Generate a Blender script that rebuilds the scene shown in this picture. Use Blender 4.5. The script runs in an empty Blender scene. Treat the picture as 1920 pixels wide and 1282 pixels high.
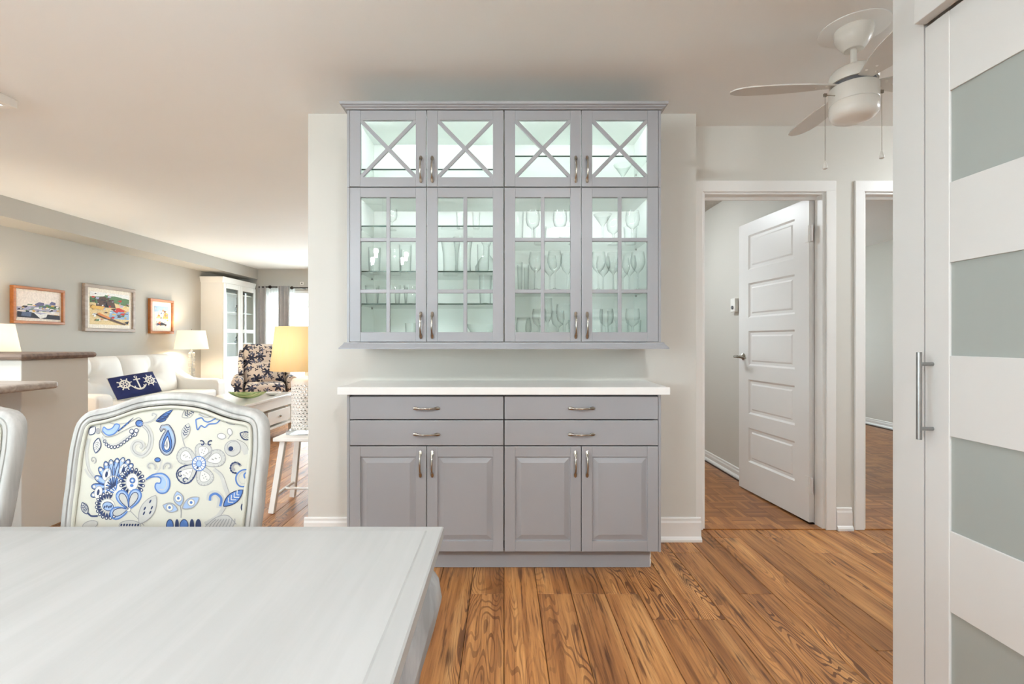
import bpy, bmesh, math, random
from mathutils import Vector, Matrix
random.seed(7)
PI = math.pi
SC = bpy.context.scene
COL = SC.collection

# ------------------------------------------------------------------ camera, world, exposure
EYE = 1.144                      # eye height, from the 0.916 m worktop and the 2.03 m door leaf
FPX = 905.0                      # focal length in pixels of the 1920 px wide frame
VX, VY = 945.0, 638.0            # vanishing point of the room's depth lines
cam_d = bpy.data.cameras.new('camera')
cam_d.sensor_width = 36.0
cam_d.lens = FPX / 1920 * 36.0
cam_d.shift_x = (960 - VX) / 1920
cam_d.shift_y = (VY - 641) / 1920
cam_d.clip_start = 0.05
cam = bpy.data.objects.new('camera', cam_d)
cam.location = (0, 0, EYE)
cam.rotation_euler = (PI / 2, 0, 0)
COL.objects.link(cam)
SC.camera = cam

SKY = 6.3
world = bpy.data.worlds.new('world')
SC.world = world
world.use_nodes = True
bg = world.node_tree.nodes['Background']
bg.inputs['Color'].default_value = (0.78, 0.90, 1.0, 1)
bg.inputs['Strength'].default_value = SKY

SC.view_settings.view_transform = 'Standard'
SC.view_settings.look = 'None'
SC.view_settings.gamma = 1.0
SC.view_settings.use_curve_mapping = False
SC.view_settings.exposure = 1.42
SC.cycles.use_denoising = True
SC.cycles.max_bounces = 10
SC.cycles.diffuse_bounces = 6
SC.cycles.glossy_bounces = 5
SC.cycles.transparent_max_bounces = 40
SC.cycles.transmission_bounces = 8
SC.cycles.sample_clamp_indirect = 6.0
SC.cycles.caustics_reflective = False
SC.cycles.caustics_refractive = False


def portal(name, loc, rot, sx, sy):
    l = bpy.data.lights.new(name, 'AREA')
    l.shape = 'RECTANGLE'; l.size = sx; l.size_y = sy
    l.cycles.is_portal = True
    o = bpy.data.objects.new(name, l)
    o.location = loc; o.rotation_euler = rot
    COL.objects.link(o)


def lamp_light(name, loc, power, radius, col=(1, .86, .68)):
    l = bpy.data.lights.new(name, 'POINT')
    l.energy = power; l.shadow_soft_size = radius; l.color = col
    o = bpy.data.objects.new(name, l)
    o.location = loc
    COL.objects.link(o)
    return o

# daylight openings (sky portals; kitchen, dining and bedroom openings are added for light)
portal('patio_daylight', (-2.725, 8.90, 1.08), (-PI / 2, 0, 0), 3.25, 1.95)
portal('added_kitchen_daylight', (-4.94, 0.0, 1.5), (0, -PI / 2, 0), 1.2, 1.2)
portal('added_dining_daylight', (-3.3, -2.68, 1.3), (PI / 2, 0, 0), 2.2, 1.9)
portal('added_bedroom_daylight', (0.3, 6.58, 1.45), (-PI / 2, 0, 0), 1.3, 1.2)
portal('den_daylight', (3.4, 8.08, 1.5), (-PI / 2, 0, 0), 1.5, 1.2)


def px(x, y, Y):
    """pixel of the 1920x1282 photograph at depth Y -> world point"""
    return ((x - VX) * Y / FPX, Y, EYE - (y - VY) * Y / FPX)

# ------------------------------------------------------------------ materials
def lin(c):
    return tuple(((v / 255) / 12.92 if v / 255 <= .04045 else ((v / 255 + .055) / 1.055) ** 2.4) for v in c) + (1,)


class NT:
    def __init__(s, name):
        s.m = bpy.data.materials.new(name); s.m.use_nodes = True
        s.t = s.m.node_tree; s.b = s.t.nodes['Principled BSDF']; s.out = s.t.nodes['Material Output']

    def n(s, typ, **kw):
        nd = s.t.nodes.new(typ)
        for k, v in kw.items():
            setattr(nd, k, v)
        return nd

    def l(s, a, b):
        s.t.links.new(a, b)

    def val(s, nd, **kw):
        for k, v in kw.items():
            nd.inputs[k.replace('_', ' ')].default_value = v
        return nd

    def ramp(s, fac, stops):
        r = s.n('ShaderNodeValToRGB')
        e = r.color_ramp.elements
        while len(e) < len(stops):
            e.new(0.5)
        for i, (p, c) in enumerate(stops):
            e[i].position = p; e[i].color = c
        s.l(fac, r.inputs['Fac'])
        return r.outputs['Color']

    def mix(s, fac, a, b, blend='MIX'):
        m = s.n('ShaderNodeMix', data_type='RGBA', blend_type=blend)
        if isinstance(fac, (int, float)): m.inputs[0].default_value = fac
        else: s.l(fac, m.inputs[0])
        for k, v in ((6, a), (7, b)):
            if isinstance(v, tuple): m.inputs[k].default_value = v
            else: s.l(v, m.inputs[k])
        return m.outputs[2]

    def math(s, op, a, b=None, c=None):
        m = s.n('ShaderNodeMath', operation=op)
        for i, v in enumerate((a, b, c)):
            if v is None: continue
            if isinstance(v, (int, float)): m.inputs[i].default_value = v
            else: s.l(v, m.inputs[i])
        return m.outputs[0]

    def mapping(s, vec, scale=(1, 1, 1), loc=(0, 0, 0)):
        m = s.n('ShaderNodeMapping')
        m.inputs['Scale'].default_value = scale; m.inputs['Location'].default_value = loc
        s.l(vec, m.inputs['Vector'])
        return m.outputs['Vector']

    def noise(s, vec, scale, detail=3, rough=.5, dist=0):
        n = s.n('ShaderNodeTexNoise')
        n.inputs['Scale'].default_value = scale; n.inputs['Detail'].default_value = detail
        n.inputs['Roughness'].default_value = rough; n.inputs['Distortion'].default_value = dist
        s.l(vec, n.inputs['Vector'])
        return n.outputs['Fac']

    def bump(s, h, strength=.2, dist=.002):
        b = s.n('ShaderNodeBump')
        b.inputs['Strength'].default_value = strength; b.inputs['Distance'].default_value = dist
        s.l(h, b.inputs['Height'])
        s.l(b.outputs['Normal'], s.b.inputs['Normal'])


def plain(name, rgb, rough=.5, metal=0, var=.03, vscale=4, bump=0, bscale=80, spec=.5, coat=0):
    t = NT(name)
    g = t.n('ShaderNodeTexCoord')
    f = t.noise(g.outputs['Object'], vscale, 3)
    c = lin(rgb)
    lo = tuple(v * (1 - var) for v in c[:3]) + (1,)
    hi = tuple(min(1, v * (1 + var)) for v in c[:3]) + (1,)
    t.l(t.ramp(f, [(.3, lo), (.7, hi)]), t.b.inputs['Base Color'])
    t.b.inputs['Roughness'].default_value = rough
    t.b.inputs['Metallic'].default_value = metal
    t.b.inputs['Specular IOR Level'].default_value = spec
    if coat: t.b.inputs['Coat Weight'].default_value = coat
    if bump:
        t.bump(t.noise(g.outputs['Object'], bscale, 2), bump)
    return t.m


def thin_glass(name, tint=(.93, .98, .95), rough=0.0, edge=.25, body=0.0, rim=None):
    t = NT(name)
    tr = t.n('ShaderNodeBsdfTransparent'); tr.inputs['Color'].default_value = tint + (1,)
    gl = t.n('ShaderNodeBsdfGlossy'); gl.inputs['Roughness'].default_value = rough
    lw = t.n('ShaderNodeLayerWeight'); lw.inputs['Blend'].default_value = .5
    if rim:                                   # longer path through the glass wall at its outline
        t.l(t.mix(t.math('POWER', lw.outputs['Facing'], 2.2), tint + (1,), rim + (1,)), tr.inputs['Color'])
    f5 = t.math('POWER', lw.outputs['Facing'], 5.0)
    fac = t.math('ADD', t.math('ADD', .04, t.math('MULTIPLY', f5, .96)), t.math('MULTIPLY', t.math('POWER', lw.outputs['Facing'], 2.5), edge))
    fac = t.math('MINIMUM', fac, 1.0)
    ms = t.n('ShaderNodeMixShader')
    t.l(fac, ms.inputs[0]); t.l(tr.outputs[0], ms.inputs[1]); t.l(gl.outputs[0], ms.inputs[2])
    sh = ms.outputs[0]
    if body:
        df = t.n('ShaderNodeBsdfDiffuse'); df.inputs['Color'].default_value = (.8, .86, .83, 1)
        m2 = t.n('ShaderNodeMixShader'); m2.inputs[0].default_value = body
        t.l(sh, m2.inputs[1]); t.l(df.outputs[0], m2.inputs[2]); sh = m2.outputs[0]
    t.l(sh, t.out.inputs['Surface'])
    return t.m


def emit(name, rgb, strength):
    t = NT(name)
    t.b.inputs['Base Color'].default_value = (.9, .9, .9, 1)
    t.b.inputs['Emission Color'].default_value = rgb + (1,)
    t.b.inputs['Emission Strength'].default_value = strength
    return t.m


def wood_floor(name, island):
    t = NT(name)
    geo = t.n('ShaderNodeNewGeometry')
    if island:
        rnd = geo.outputs['Random Per Island']
    else:
        rnd = t.n('ShaderNodeObjectInfo').outputs['Random']
    cmb = t.n('ShaderNodeCombineXYZ')
    t.l(t.math('MULTIPLY', rnd, 37.0), cmb.inputs[0]); t.l(t.math('MULTIPLY', rnd, 91.0), cmb.inputs[1])
    add = t.n('ShaderNodeVectorMath', operation='ADD')
    t.l(geo.outputs['Position'], add.inputs[0]); t.l(cmb.outputs[0], add.inputs[1])
    P = add.outputs[0]
    # broad strips, fibre grain, cathedral lines, knots
    strip = t.noise(t.mapping(P, (17, .7, 1)), 1.0, 3, .6)
    base = t.ramp(strip, [(.28, lin((118, 74, 40))), (.42, lin((160, 106, 59))), (.57, lin((188, 133, 79))), (.74, lin((206, 156, 102)))])
    fibre = t.noise(t.mapping(P, (120, 4.0, 1)), 1.0, 5, .65)
    c = t.mix(.75, base, t.ramp(fibre, [(.33, (.28, .20, .15, 1)), (.45, (.86, .83, .80, 1)), (.66, (1.22, 1.2, 1.18, 1))]), 'MULTIPLY')
    warp = t.noise(t.mapping(P, (7, 1.0, 1)), 1.0, 2, .5)
    ring = t.math('SINE', t.math('MULTIPLY', warp, 190.0))
    ringm = t.noise(t.mapping(P, (5, .7, 1), (9, 3, 0)), 1.0, 1, .5)
    rfac = t.math('MULTIPLY', t.math('GREATER_THAN', ring, .55), t.math('MULTIPLY', t.math('SMOOTH_MIN', t.math('MAXIMUM', t.math('SUBTRACT', ringm, .42), 0.0), .16, .05), 5.5))
    c = t.mix(rfac, c, lin((92, 52, 26)))
    vor = t.n('ShaderNodeTexVoronoi'); vor.inputs['Scale'].default_value = 1.0
    t.l(t.mapping(P, (6.0, 1.9, 1)), vor.inputs['Vector'])
    kn = t.math('ADD', vor.outputs['Distance'], t.math('MULTIPLY', fibre, .12))
    kf = t.ramp(kn, [(.11, (1, 1, 1, 1)), (.19, (.25, .25, .25, 1)), (.27, (0, 0, 0, 1))])
    c = t.mix(t.math('MULTIPLY', kf, .8), c, lin((66, 36, 18)))
    crack = t.noise(t.mapping(P, (40, 2.6, 1), (4, 8, 0)), 1.0, 3, .55)
    cf = t.ramp(crack, [(.60, (0, 0, 0, 1)), (.67, (1, 1, 1, 1))])
    c = t.mix(t.math('MULTIPLY', cf, .75), c, lin((80, 44, 22)))
    tone = t.ramp(rnd, [(0, (.80, .78, .76, 1)), (.5, (1, 1, 1, 1)), (1, (1.14, 1.12, 1.08, 1))])
    c = t.mix(1.0, c, tone, 'MULTIPLY')
    t.l(c, t.b.inputs['Base Color'])
    t.b.inputs['Roughness'].default_value = .42
    t.bump(fibre, .12, .001)
    return t.m


def parquet(name):
    t = NT(name)
    tc = t.n('ShaderNodeTexCoord')
    rnd = t.n('ShaderNodeObjectInfo').outputs['Random']
    cmb = t.n('ShaderNodeCombineXYZ'); t.l(t.math('MULTIPLY', rnd, 51.0), cmb.inputs[1]); t.l(t.math('MULTIPLY', rnd, 13.0), cmb.inputs[2])
    add = t.n('ShaderNodeVectorMath', operation='ADD'); t.l(tc.outputs['Object'], add.inputs[0]); t.l(cmb.outputs[0], add.inputs[1])
    sep = t.n('ShaderNodeSeparateXYZ'); t.l(tc.outputs['Object'], sep.inputs[0])
    fing = t.math('FLOOR', t.math('MULTIPLY', sep.outputs[0], 1 / .025))
    wn = t.n('ShaderNodeTexWhiteNoise', noise_dimensions='2D')
    c2 = t.n('ShaderNodeCombineXYZ'); t.l(fing, c2.inputs[0]); t.l(t.math('MULTIPLY', rnd, 77.0), c2.inputs[1]); t.l(c2.outputs[0], wn.inputs['Vector'])
    base = t.ramp(wn.outputs['Value'], [(0, lin((134, 82, 42))), (.5, lin((160, 104, 56))), (1, lin((184, 128, 74)))])
    fib = t.noise(t.mapping(add.outputs[0], (150, 8, 1)), 1, 3, .6)
    c = t.mix(.5, base, t.ramp(fib, [(.3, (.55, .5, .45, 1)), (.65, (1.1, 1.1, 1.1, 1))]), 'MULTIPLY')
    fr = t.math('FRACT', t.math('MULTIPLY', sep.outputs[0], 1 / .025))
    edge = t.math('LESS_THAN', fr, .07)
    c = t.mix(t.math('MULTIPLY', edge, .55), c, lin((60, 34, 18)))
    t.l(c, t.b.inputs['Base Color'])
    t.b.inputs['Roughness'].default_value = .35
    return t.m


def grain(name, light, dark, axis_scale, rough=.5, amount=.6, thr=(.42, .62)):
    """weathered / limed wood: fine streaks along one axis"""
    t = NT(name)
    tc = t.n('ShaderNodeTexCoord')
    f = t.noise(t.mapping(tc.outputs['Object'], axis_scale), 1.0, 6, .6, .2)
    g = t.noise(t.mapping(tc.outputs['Object'], tuple(v * .22 for v in axis_scale)), 1.0, 3, .5)
    c = t.mix(amount, lin(light), t.ramp(f, [(thr[0], lin(dark)), (thr[1], lin(light))]))
    c = t.mix(.35, c, t.ramp(g, [(.35, lin(dark)), (.6, lin(light))]))
    t.l(c, t.b.inputs['Base Color'])
    t.b.inputs['Roughness'].default_value = rough
    t.bump(f, .06, .001)
    return t.m


def floral(name):
    t = NT(name)
    tc = t.n('ShaderNodeTexCoord')
    sp = t.n('ShaderNodeSeparateXYZ'); t.l(tc.outputs['Object'], sp.inputs[0])
    cb = t.n('ShaderNodeCombineXYZ')
    t.l(t.math('ADD', sp.outputs[0], t.math('MULTIPLY', sp.outputs[1], .35)), cb.inputs[0])
    t.l(t.math('ADD', sp.outputs[2], t.math('MULTIPLY', sp.outputs[1], .6)), cb.inputs[1])
    col = lin((222, 205, 190))
    cur = None
    for i, (sc, pet, lo, amp, rgb) in enumerate(((5.2, 6, .20, .13, (44, 46, 66)), (7.5, 5, .13, .11, (96, 98, 118)), (11, 3, .10, .13, (60, 52, 58)))):
        v = t.n('ShaderNodeTexVoronoi', voronoi_dimensions='2D'); v.inputs['Scale'].default_value = sc
        v.inputs['Randomness'].default_value = .8
        mp = t.mapping(cb.outputs[0], (1, 1, 1), (i * 3.1, i * 1.7, 0))
        t.l(mp, v.inputs['Vector'])
        sb = t.n('ShaderNodeVectorMath', operation='SUBTRACT')
        sc2 = t.n('ShaderNodeVectorMath', operation='SCALE'); t.l(mp, sc2.inputs[0]); sc2.inputs['Scale'].default_value = sc
        sp3 = t.n('ShaderNodeVectorMath', operation='SCALE'); t.l(v.outputs['Position'], sp3.inputs[0]); sp3.inputs['Scale'].default_value = sc
        t.l(sc2.outputs[0], sb.inputs[0]); t.l(sp3.outputs[0], sb.inputs[1])
        s2 = t.n('ShaderNodeSeparateXYZ'); t.l(sb.outputs[0], s2.inputs[0])
        ang = t.math('ARCTAN2', s2.outputs[1], s2.outputs[0])
        rad = t.math('SQRT', t.math('ADD', t.math('POWER', t.math('ABSOLUTE', s2.outputs[0]), 2.0), t.math('POWER', t.math('ABSOLUTE', s2.outputs[1]), 2.0)))
        lim = t.math('ADD', lo + .08, t.math('MULTIPLY', t.math('COSINE', t.math('MULTIPLY', ang, float(pet))), amp))
        m = t.math('LESS_THAN', rad, lim)
        cur = t.mix(m, col if cur is None else cur, lin(rgb))
    t.l(cur, t.b.inputs['Base Color'])
    t.b.inputs['Roughness'].default_value = .85
    return t.m


M = {}
M['wall'] = plain('wall_paint', (210, 207, 199), .75, var=.012, vscale=1.5, bump=.04, bscale=160)
M['shaded_wall'] = plain('shaded_wall_paint', (186, 182, 174), .75, var=.012, vscale=1.5, bump=.04, bscale=160)  # same wall paint, darkened for the weaker light in the living room
M['ceil'] = plain('ceiling_paint', (240, 240, 238), .85, var=.01, vscale=1.2, bump=.05, bscale=60)
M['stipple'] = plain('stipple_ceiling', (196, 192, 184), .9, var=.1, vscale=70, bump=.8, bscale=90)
M['trim'] = plain('white_trim', (232, 230, 226), .38, var=.012, bump=.03, bscale=30)
M['doorw'] = plain('white_door_paint', (232, 230, 227), .36, var=.008)
M['closetw'] = plain('closet_white', (206, 205, 202), .42, var=.008)
M['cab'] = plain('grey_lacquer', (157, 157, 160), .36, var=.015, vscale=3)
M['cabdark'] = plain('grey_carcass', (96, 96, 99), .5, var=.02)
M['cabin'] = plain('white_melamine', (238, 241, 238), .45, var=.01)
M['quartz'] = plain('white_quartz', (238, 237, 234), .22, var=.01, vscale=20)
M['nickel'] = plain('antique_nickel', (178, 172, 162), .22, 1.0, var=.18, vscale=28)
M['steel'] = plain('brushed_steel', (160, 160, 158), .34, 1.0, var=.06, vscale=60)
M['bronze'] = plain('dark_bronze', (50, 44, 40), .4, .8, var=.1)
M['floor'] = wood_floor('vinyl_plank', False)
M['floorj'] = wood_floor('vinyl_plank_field', True)
M['sub'] = plain('joint_dark', (70, 42, 24), .8)
M['parq'] = parquet('finger_parquet')
M['pane'] = thin_glass('cabinet_glass', (.968, .988, .976), 0.0, .05)
M['shelfg'] = thin_glass('shelf_glass', (.968, .988, .976), 0.0, .05)
M['shelfe'] = plain('shelf_edge_green', (58, 84, 76), .15)
M['glass'] = thin_glass('drinking_glass', (.985, .993, .99), 0.02, .22, body=.03, rim=(.30, .36, .34))
M['wpane'] = thin_glass('window_glass', (.97, .99, .985))
M['frost'] = plain('frosted_glass', (156, 161, 156), .3, var=.02, vscale=2)
M['limed'] = grain('limed_wood', (186, 183, 178), (138, 134, 129), (40, 40, 5), .5, .6)
M['limedx'] = grain('limed_table_wood', (172, 171, 169), (153, 152, 149), (30, 2.2, 10), .5, .4)
M['limedk'] = grain('weathered_grey_wood', (176, 176, 175), (104, 105, 106), (22, 22, 3), .6, .7)
M['oaklight'] = grain('pale_oak_counter', (186, 176, 166), (136, 124, 114), (3, 40, 40), .45, .7)
M['oakcap'] = grain('weathered_oak', (136, 116, 102), (84, 70, 62), (3, 40, 40), .5, .8)
M['white'] = plain('white_lacquer', (234, 231, 225), .4, var=.012)
M['sofa'] = plain('ivory_upholstery', (236, 232, 225), .7, var=.015, bump=.08, bscale=300)
M['navy'] = plain('navy_cotton', (26, 38, 92), .85, var=.12, vscale=14, bump=.1, bscale=200)
M['cream'] = plain('cream_cotton', (188, 184, 171), .85, var=.02, bump=.08, bscale=320)
M['stitch'] = plain('white_embroidery', (236, 234, 228), .85, var=.02)
M['p_navy'] = plain('print_navy', (38, 50, 84), .85, var=.15, vscale=40)
M['p_blue'] = plain('print_blue', (74, 108, 164), .85, var=.15, vscale=40)
M['p_sky'] = plain('print_sky', (142, 162, 192), .85, var=.08, vscale=40)
M['p_grey'] = plain('print_grey', (140, 138, 138), .85, var=.1, vscale=40)
M['p_pale'] = plain('print_pale_grey', (174, 171, 165), .85, var=.05, vscale=60)
M['p_white'] = plain('print_white', (200, 197, 187), .85, var=.02)
M['floral'] = floral('floral_upholstery')
M['black'] = plain('black', (20, 20, 20), .5)
M['bounce_ground'] = plain('pale_bounce_ground', (204, 202, 197), .9, var=.2, vscale=1)  # ground colour kept pale so it throws skylight up onto ceilings
M['siding'] = plain('white_siding', (236, 236, 236), .7)
M['fanw'] = plain('fan_white_enamel', (226, 222, 214), .32, var=.01)
M['fanb'] = plain('fan_blade_grey', (214, 211, 205), .5, var=.03)
M['opal'] = plain('opal_glass', (236, 232, 224), .25, var=.01)


def shade_mat(name, rgb, e):
    t = NT(name)
    c = lin(rgb)
    tc = t.n('ShaderNodeTexCoord')
    w = t.noise(t.mapping(tc.outputs['Object'], (90, 90, 6)), 1, 2)
    t.l(t.mix(.12, c, t.ramp(w, [(.3, (.6, .55, .5, 1)), (.7, c)])), t.b.inputs['Base Color'])
    t.b.inputs['Roughness'].default_value = .8
    t.b.inputs['Emission Color'].default_value = c
    t.b.inputs['Emission Strength'].default_value = e
    return t.m


# ------------------------------------------------------------------ mesh helpers
class MB:
    def __init__(s):
        s.v, s.f, s.mi = [], [], []

    def add(s, vs, fs, mi=0):
        o = len(s.v)
        s.v += [tuple(p) for p in vs]
        s.f += [tuple(i + o for i in f) for f in fs]
        s.mi += [mi] * len(fs)
        return s

    def box(s, x0, x1, y0, y1, z0, z1, mi=0):
        v = [(x, y, z) for z in (z0, z1) for y in (y0, y1) for x in (x0, x1)]
        return s.add(v, [(0, 2, 3, 1), (4, 5, 7, 6), (0, 1, 5, 4), (2, 6, 7, 3), (0, 4, 6, 2), (1, 3, 7, 5)], mi)

    def obox(s, c, ax, ay, az, hx, hy, hz, mi=0):
        c, ax, ay, az = Vector(c), Vector(ax), Vector(ay), Vector(az)
        v = [c + ax * (a * hx) + ay * (b * hy) + az * (d * hz) for d in (-1, 1) for b in (-1, 1) for a in (-1, 1)]
        return s.add(v, [(0, 2, 3, 1), (4, 5, 7, 6), (0, 1, 5, 4), (2, 6, 7, 3), (0, 4, 6, 2), (1, 3, 7, 5)], mi)

    def bar(s, a, b, w, d, up=(0, 1, 0), mi=0):
        a, b = Vector(a), Vector(b)
        ax = (b - a); L = ax.length; ax.normalize()
        ay = Vector(up); az = ax.cross(ay).normalized(); ay = az.cross(ax).normalized()
        return s.obox((a + b) / 2, ax, ay, az, L / 2, d / 2, w / 2, mi)

    def lathe(s, prof, c=(0, 0, 0), seg=24, mi=0, cap0=True, cap1=True, M4=None):
        vs, fs = [], []
        for r, z in prof:
            for k in range(seg):
                a = 2 * PI * k / seg
                p = Vector((r * math.cos(a), r * math.sin(a), z))
                if M4 is not None: p = M4 @ p
                vs.append((p.x + c[0], p.y + c[1], p.z + c[2]))
        for i in range(len(prof) - 1):
            for k in range(seg):
                k2 = (k + 1) % seg
                fs.append((i * seg + k, i * seg + k2, (i + 1) * seg + k2, (i + 1) * seg + k))
        if cap0: fs.append(tuple(range(seg - 1, -1, -1)))
        if cap1: fs.append(tuple((len(prof) - 1) * seg + k for k in range(seg)))
        return s.add(vs, fs, mi)

    def tube(s, pts, r, seg=8, mi=0, caps=True, closed=False, flat=None):
        pts = [Vector(p) for p in pts]
        n = len(pts)
        rs = r if isinstance(r, (list, tuple)) else [r] * n
        vs, fs = [], []
        nrm = None
        for i, p in enumerate(pts):
            if closed: t = pts[(i + 1) % n] - pts[i - 1]
            else: t = pts[min(i + 1, n - 1)] - pts[max(i - 1, 0)]
            t.normalize()
            if nrm is None:
                ref = Vector((0, 0, 1)) if abs(t.z) < .9 else Vector((1, 0, 0))
                if flat is not None: ref = Vector(flat)
                nrm = (ref - t * ref.dot(t)).normalized()
            else:
                nrm = (nrm - t * nrm.dot(t)).normalized()
            b = t.cross(nrm)
            rr = rs[i]
            ra, rb = rr if isinstance(rr, (list, tuple)) else (rr, rr)
            for k in range(seg):
                a = 2 * PI * k / seg
                q = p + nrm * (ra * math.cos(a)) + b * (rb * math.sin(a))
                vs.append(q)
        m = n if closed else n - 1
        for i in range(m):
            j = (i + 1) % n
            for k in range(seg):
                k2 = (k + 1) % seg
                fs.append((i * seg + k, i * seg + k2, j * seg + k2, j * seg + k))
        if caps and not closed:
            fs.append(tuple(range(seg - 1, -1, -1)))
            fs.append(tuple((n - 1) * seg + k for k in range(seg)))
        return s.add(vs, fs, mi)

    def prism(s, poly, f0, f1, mi=0):
        """poly: 2D points; f0, f1 map a 2D point to the two 3D faces"""
        n = len(poly)
        vs = [f0(*p) for p in poly] + [f1(*p) for p in poly]
        fs = [tuple(range(n)), tuple(range(2 * n - 1, n - 1, -1))]
        for i in range(n):
            j = (i + 1) % n
            fs.append((i, i + n, j + n, j))
        return s.add(vs, fs, mi)

    def grid(s, nu, nv, fn, mi=0, closed_u=False):
        vs = [fn(i / (nu if closed_u else nu - 1), j / (nv - 1)) for j in range(nv) for i in range(nu)]
        fs = []
        for j in range(nv - 1):
            for i in range(nu if closed_u else nu - 1):
                i2 = (i + 1) % nu
                fs.append((j * nu + i, j * nu + i2, (j + 1) * nu + i2, (j + 1) * nu + i))
        return s.add(vs, fs, mi)


OFF = {}


def finish(o, name_parent):
    COL.objects.link(o)


def obj(name, mb, mat, parent=None, bevel=0, smooth=False, seg=2, fixn=True, solid=0, sub=0):
    off = OFF.get(parent.name, Vector((0, 0, 0))) if parent is not None else Vector((0, 0, 0))
    me = bpy.data.meshes.new(name)
    me.from_pydata([(v[0] - off.x, v[1] - off.y, v[2] - off.z) for v in mb.v], [], mb.f)
    mats = mat if isinstance(mat, (list, tuple)) else [mat]
    for m in mats:
        me.materials.append(M[m] if isinstance(m, str) else m)
    if len(mats) > 1:
        me.polygons.foreach_set('material_index', mb.mi)
    if fixn:
        bm = bmesh.new(); bm.from_mesh(me)
        bmesh.ops.recalc_face_normals(bm, faces=bm.faces[:])
        bm.to_mesh(me); bm.free()
    if smooth:
        me.polygons.foreach_set('use_smooth', [True] * len(me.polygons))
    me.update()
    if smooth and smooth != 'all':
        try: me.set_sharp_from_angle(angle=math.radians(42))
        except Exception: pass
    o = bpy.data.objects.new(name, me)
    COL.objects.link(o)
    if parent is not None:
        o.parent = parent
        OFF[o.name] = off
    if solid:
        md = o.modifiers.new('thickness', 'SOLIDIFY'); md.thickness = solid; md.offset = 0
    if bevel:
        md = o.modifiers.new('bevel', 'BEVEL'); md.width = bevel; md.segments = seg
        md.limit_method = 'ANGLE'; md.angle_limit = math.radians(35)
        md.harden_normals = False
    if sub:
        md = o.modifiers.new('sub', 'SUBSURF'); md.levels = sub; md.render_levels = sub
    return o


def tag(o, label, cat, group=None, kind=None):
    o['label'] = label; o['category'] = cat
    if group: o['group'] = group
    if kind: o['kind'] = kind
    return o


def thing(name, label, cat, loc=(0, 0, 0), group=None, kind=None):
    o = bpy.data.objects.new(name, None)
    o.empty_display_size = .05
    o.location = loc
    COL.objects.link(o)
    OFF[o.name] = Vector(loc)
    return tag(o, label, cat, group, kind)


def copy_tree(o, parent=None):
    c = o.copy()
    COL.objects.link(c)
    if parent is not None: c.parent = parent
    for ch in list(o.children):
        copy_tree(ch, c)
    return c


def struct(name, mb, mat, label, cat, bevel=0, smooth=False):
    return tag(obj(name, mb, mat, None, bevel, smooth), label, cat, kind='structure')


def cushion(w, h, t, n=16, p=3.0, fn=None):
    """closed pillow in local x (w), z (h), front towards -y; returns MB centred on the origin"""
    mb = MB()
    def f(sign):
        def g(u, v):
            a, b = 2 * u - 1, 2 * v - 1
            e = max(0, (1 - abs(a) ** p) * (1 - abs(b) ** p)) ** .5
            x, z = a * w / 2, b * h / 2
            # softly pulled-in sides
            x *= 1 - .03 * (1 - abs(b) ** 2) * 0
            y = -sign * t / 2 * e
            if sign > 0 and fn: y += fn(a, b)
            return (x, y, z)
        return g
    mb.grid(n, n, f(1)); mb.grid(n, n, f(-1))
    return mb


def xform(mb, mat4):
    mb.v = [tuple(mat4 @ Vector(p)) for p in mb.v]
    return mb

# strengths of lamps and added lights, used by each one's own builder
FLUSH, ADDED_ROOMS, BULB, ADDED_STRIP = 115.0, 62.0, 125.0, 19.0
SHADE_A, SHADE_B = .29, .11
LAMP_A, LAMP_B = 8.5, .9

# ------------------------------------------------------------------ the rooms
YW, YH, CZ = 2.76, 2.92, 2.44
XL, YF, YB = -4.86, 8.78, -2.60
YD = 3.04                                    # far side of the hall wall


def holed(mb, axis, p0, p1, a0, a1, z0, z1, holes):
    """wall slab between p0,p1 on one axis, a0..a1 on the other, with rectangular holes (h0,h1,hz0,hz1)"""
    def bx(u0, u1, w0, w1):
        if u1 - u0 < 1e-4 or w1 - w0 < 1e-4: return
        if axis == 'y': mb.box(u0, u1, p0, p1, w0, w1)
        else: mb.box(p0, p1, u0, u1, w0, w1)
    cur = a0
    for h0, h1, q0, q1 in sorted(holes):
        bx(cur, h0, z0, z1)
        bx(h0, h1, z0, q0); bx(h0, h1, q1, z1)
        cur = h1
    bx(cur, a1, z0, z1)
    return mb


struct('wall_cabinet', MB().box(-1.12, 1.098, YW, YH, 0, CZ), 'wall', 'pale greige wall section carrying the grey cabinets', 'wall')
struct('wall_hall', holed(MB(), 'y', YH, YD, -.80, 5.10, 0, CZ, [(1.197, 1.945, 0, 2.045), (2.17, 2.95, 0, 2.045)]), 'wall',
       'greige hall wall with two white door frames', 'wall')
struct('wall_left', holed(MB(), 'x', XL - .1, XL, YB, YF + .1, 0, CZ, [(-.6, .6, .9, 2.1)]), 'shaded_wall', 'greige living room wall where the paintings hang', 'wall')
struct('wall_far', holed(MB(), 'y', YF, YF + .1, XL, -.80, 0, CZ, [(-4.35, -1.10, .10, 2.05)]), 'shaded_wall', 'greige end wall behind the curtains', 'wall')
struct('wall_back', holed(MB(), 'y', YB - .1, YB, XL, 1.95, 0, CZ, [(-4.4, -2.2, .35, 2.25)]), 'wall', 'greige wall behind the dining table', 'wall')
struct('wall_living_right', MB().box(-.92, -.80, YH, YF, 0, CZ), 'shaded_wall', 'greige wall between living room and bedroom', 'wall')
struct('wall_right', MB().box(1.161, 5.10, 1.335, 1.441, 0, CZ), 'closetw', 'white wall end beside the sliding closet door', 'wall')
struct('wall_closet', MB().box(1.161, 1.27, YB, 1.335, 2.035, CZ).box(1.161, 1.27, YB, -.95, 0, 2.035), 'closetw', 'white wall above the sliding closet doors', 'wall')
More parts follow.
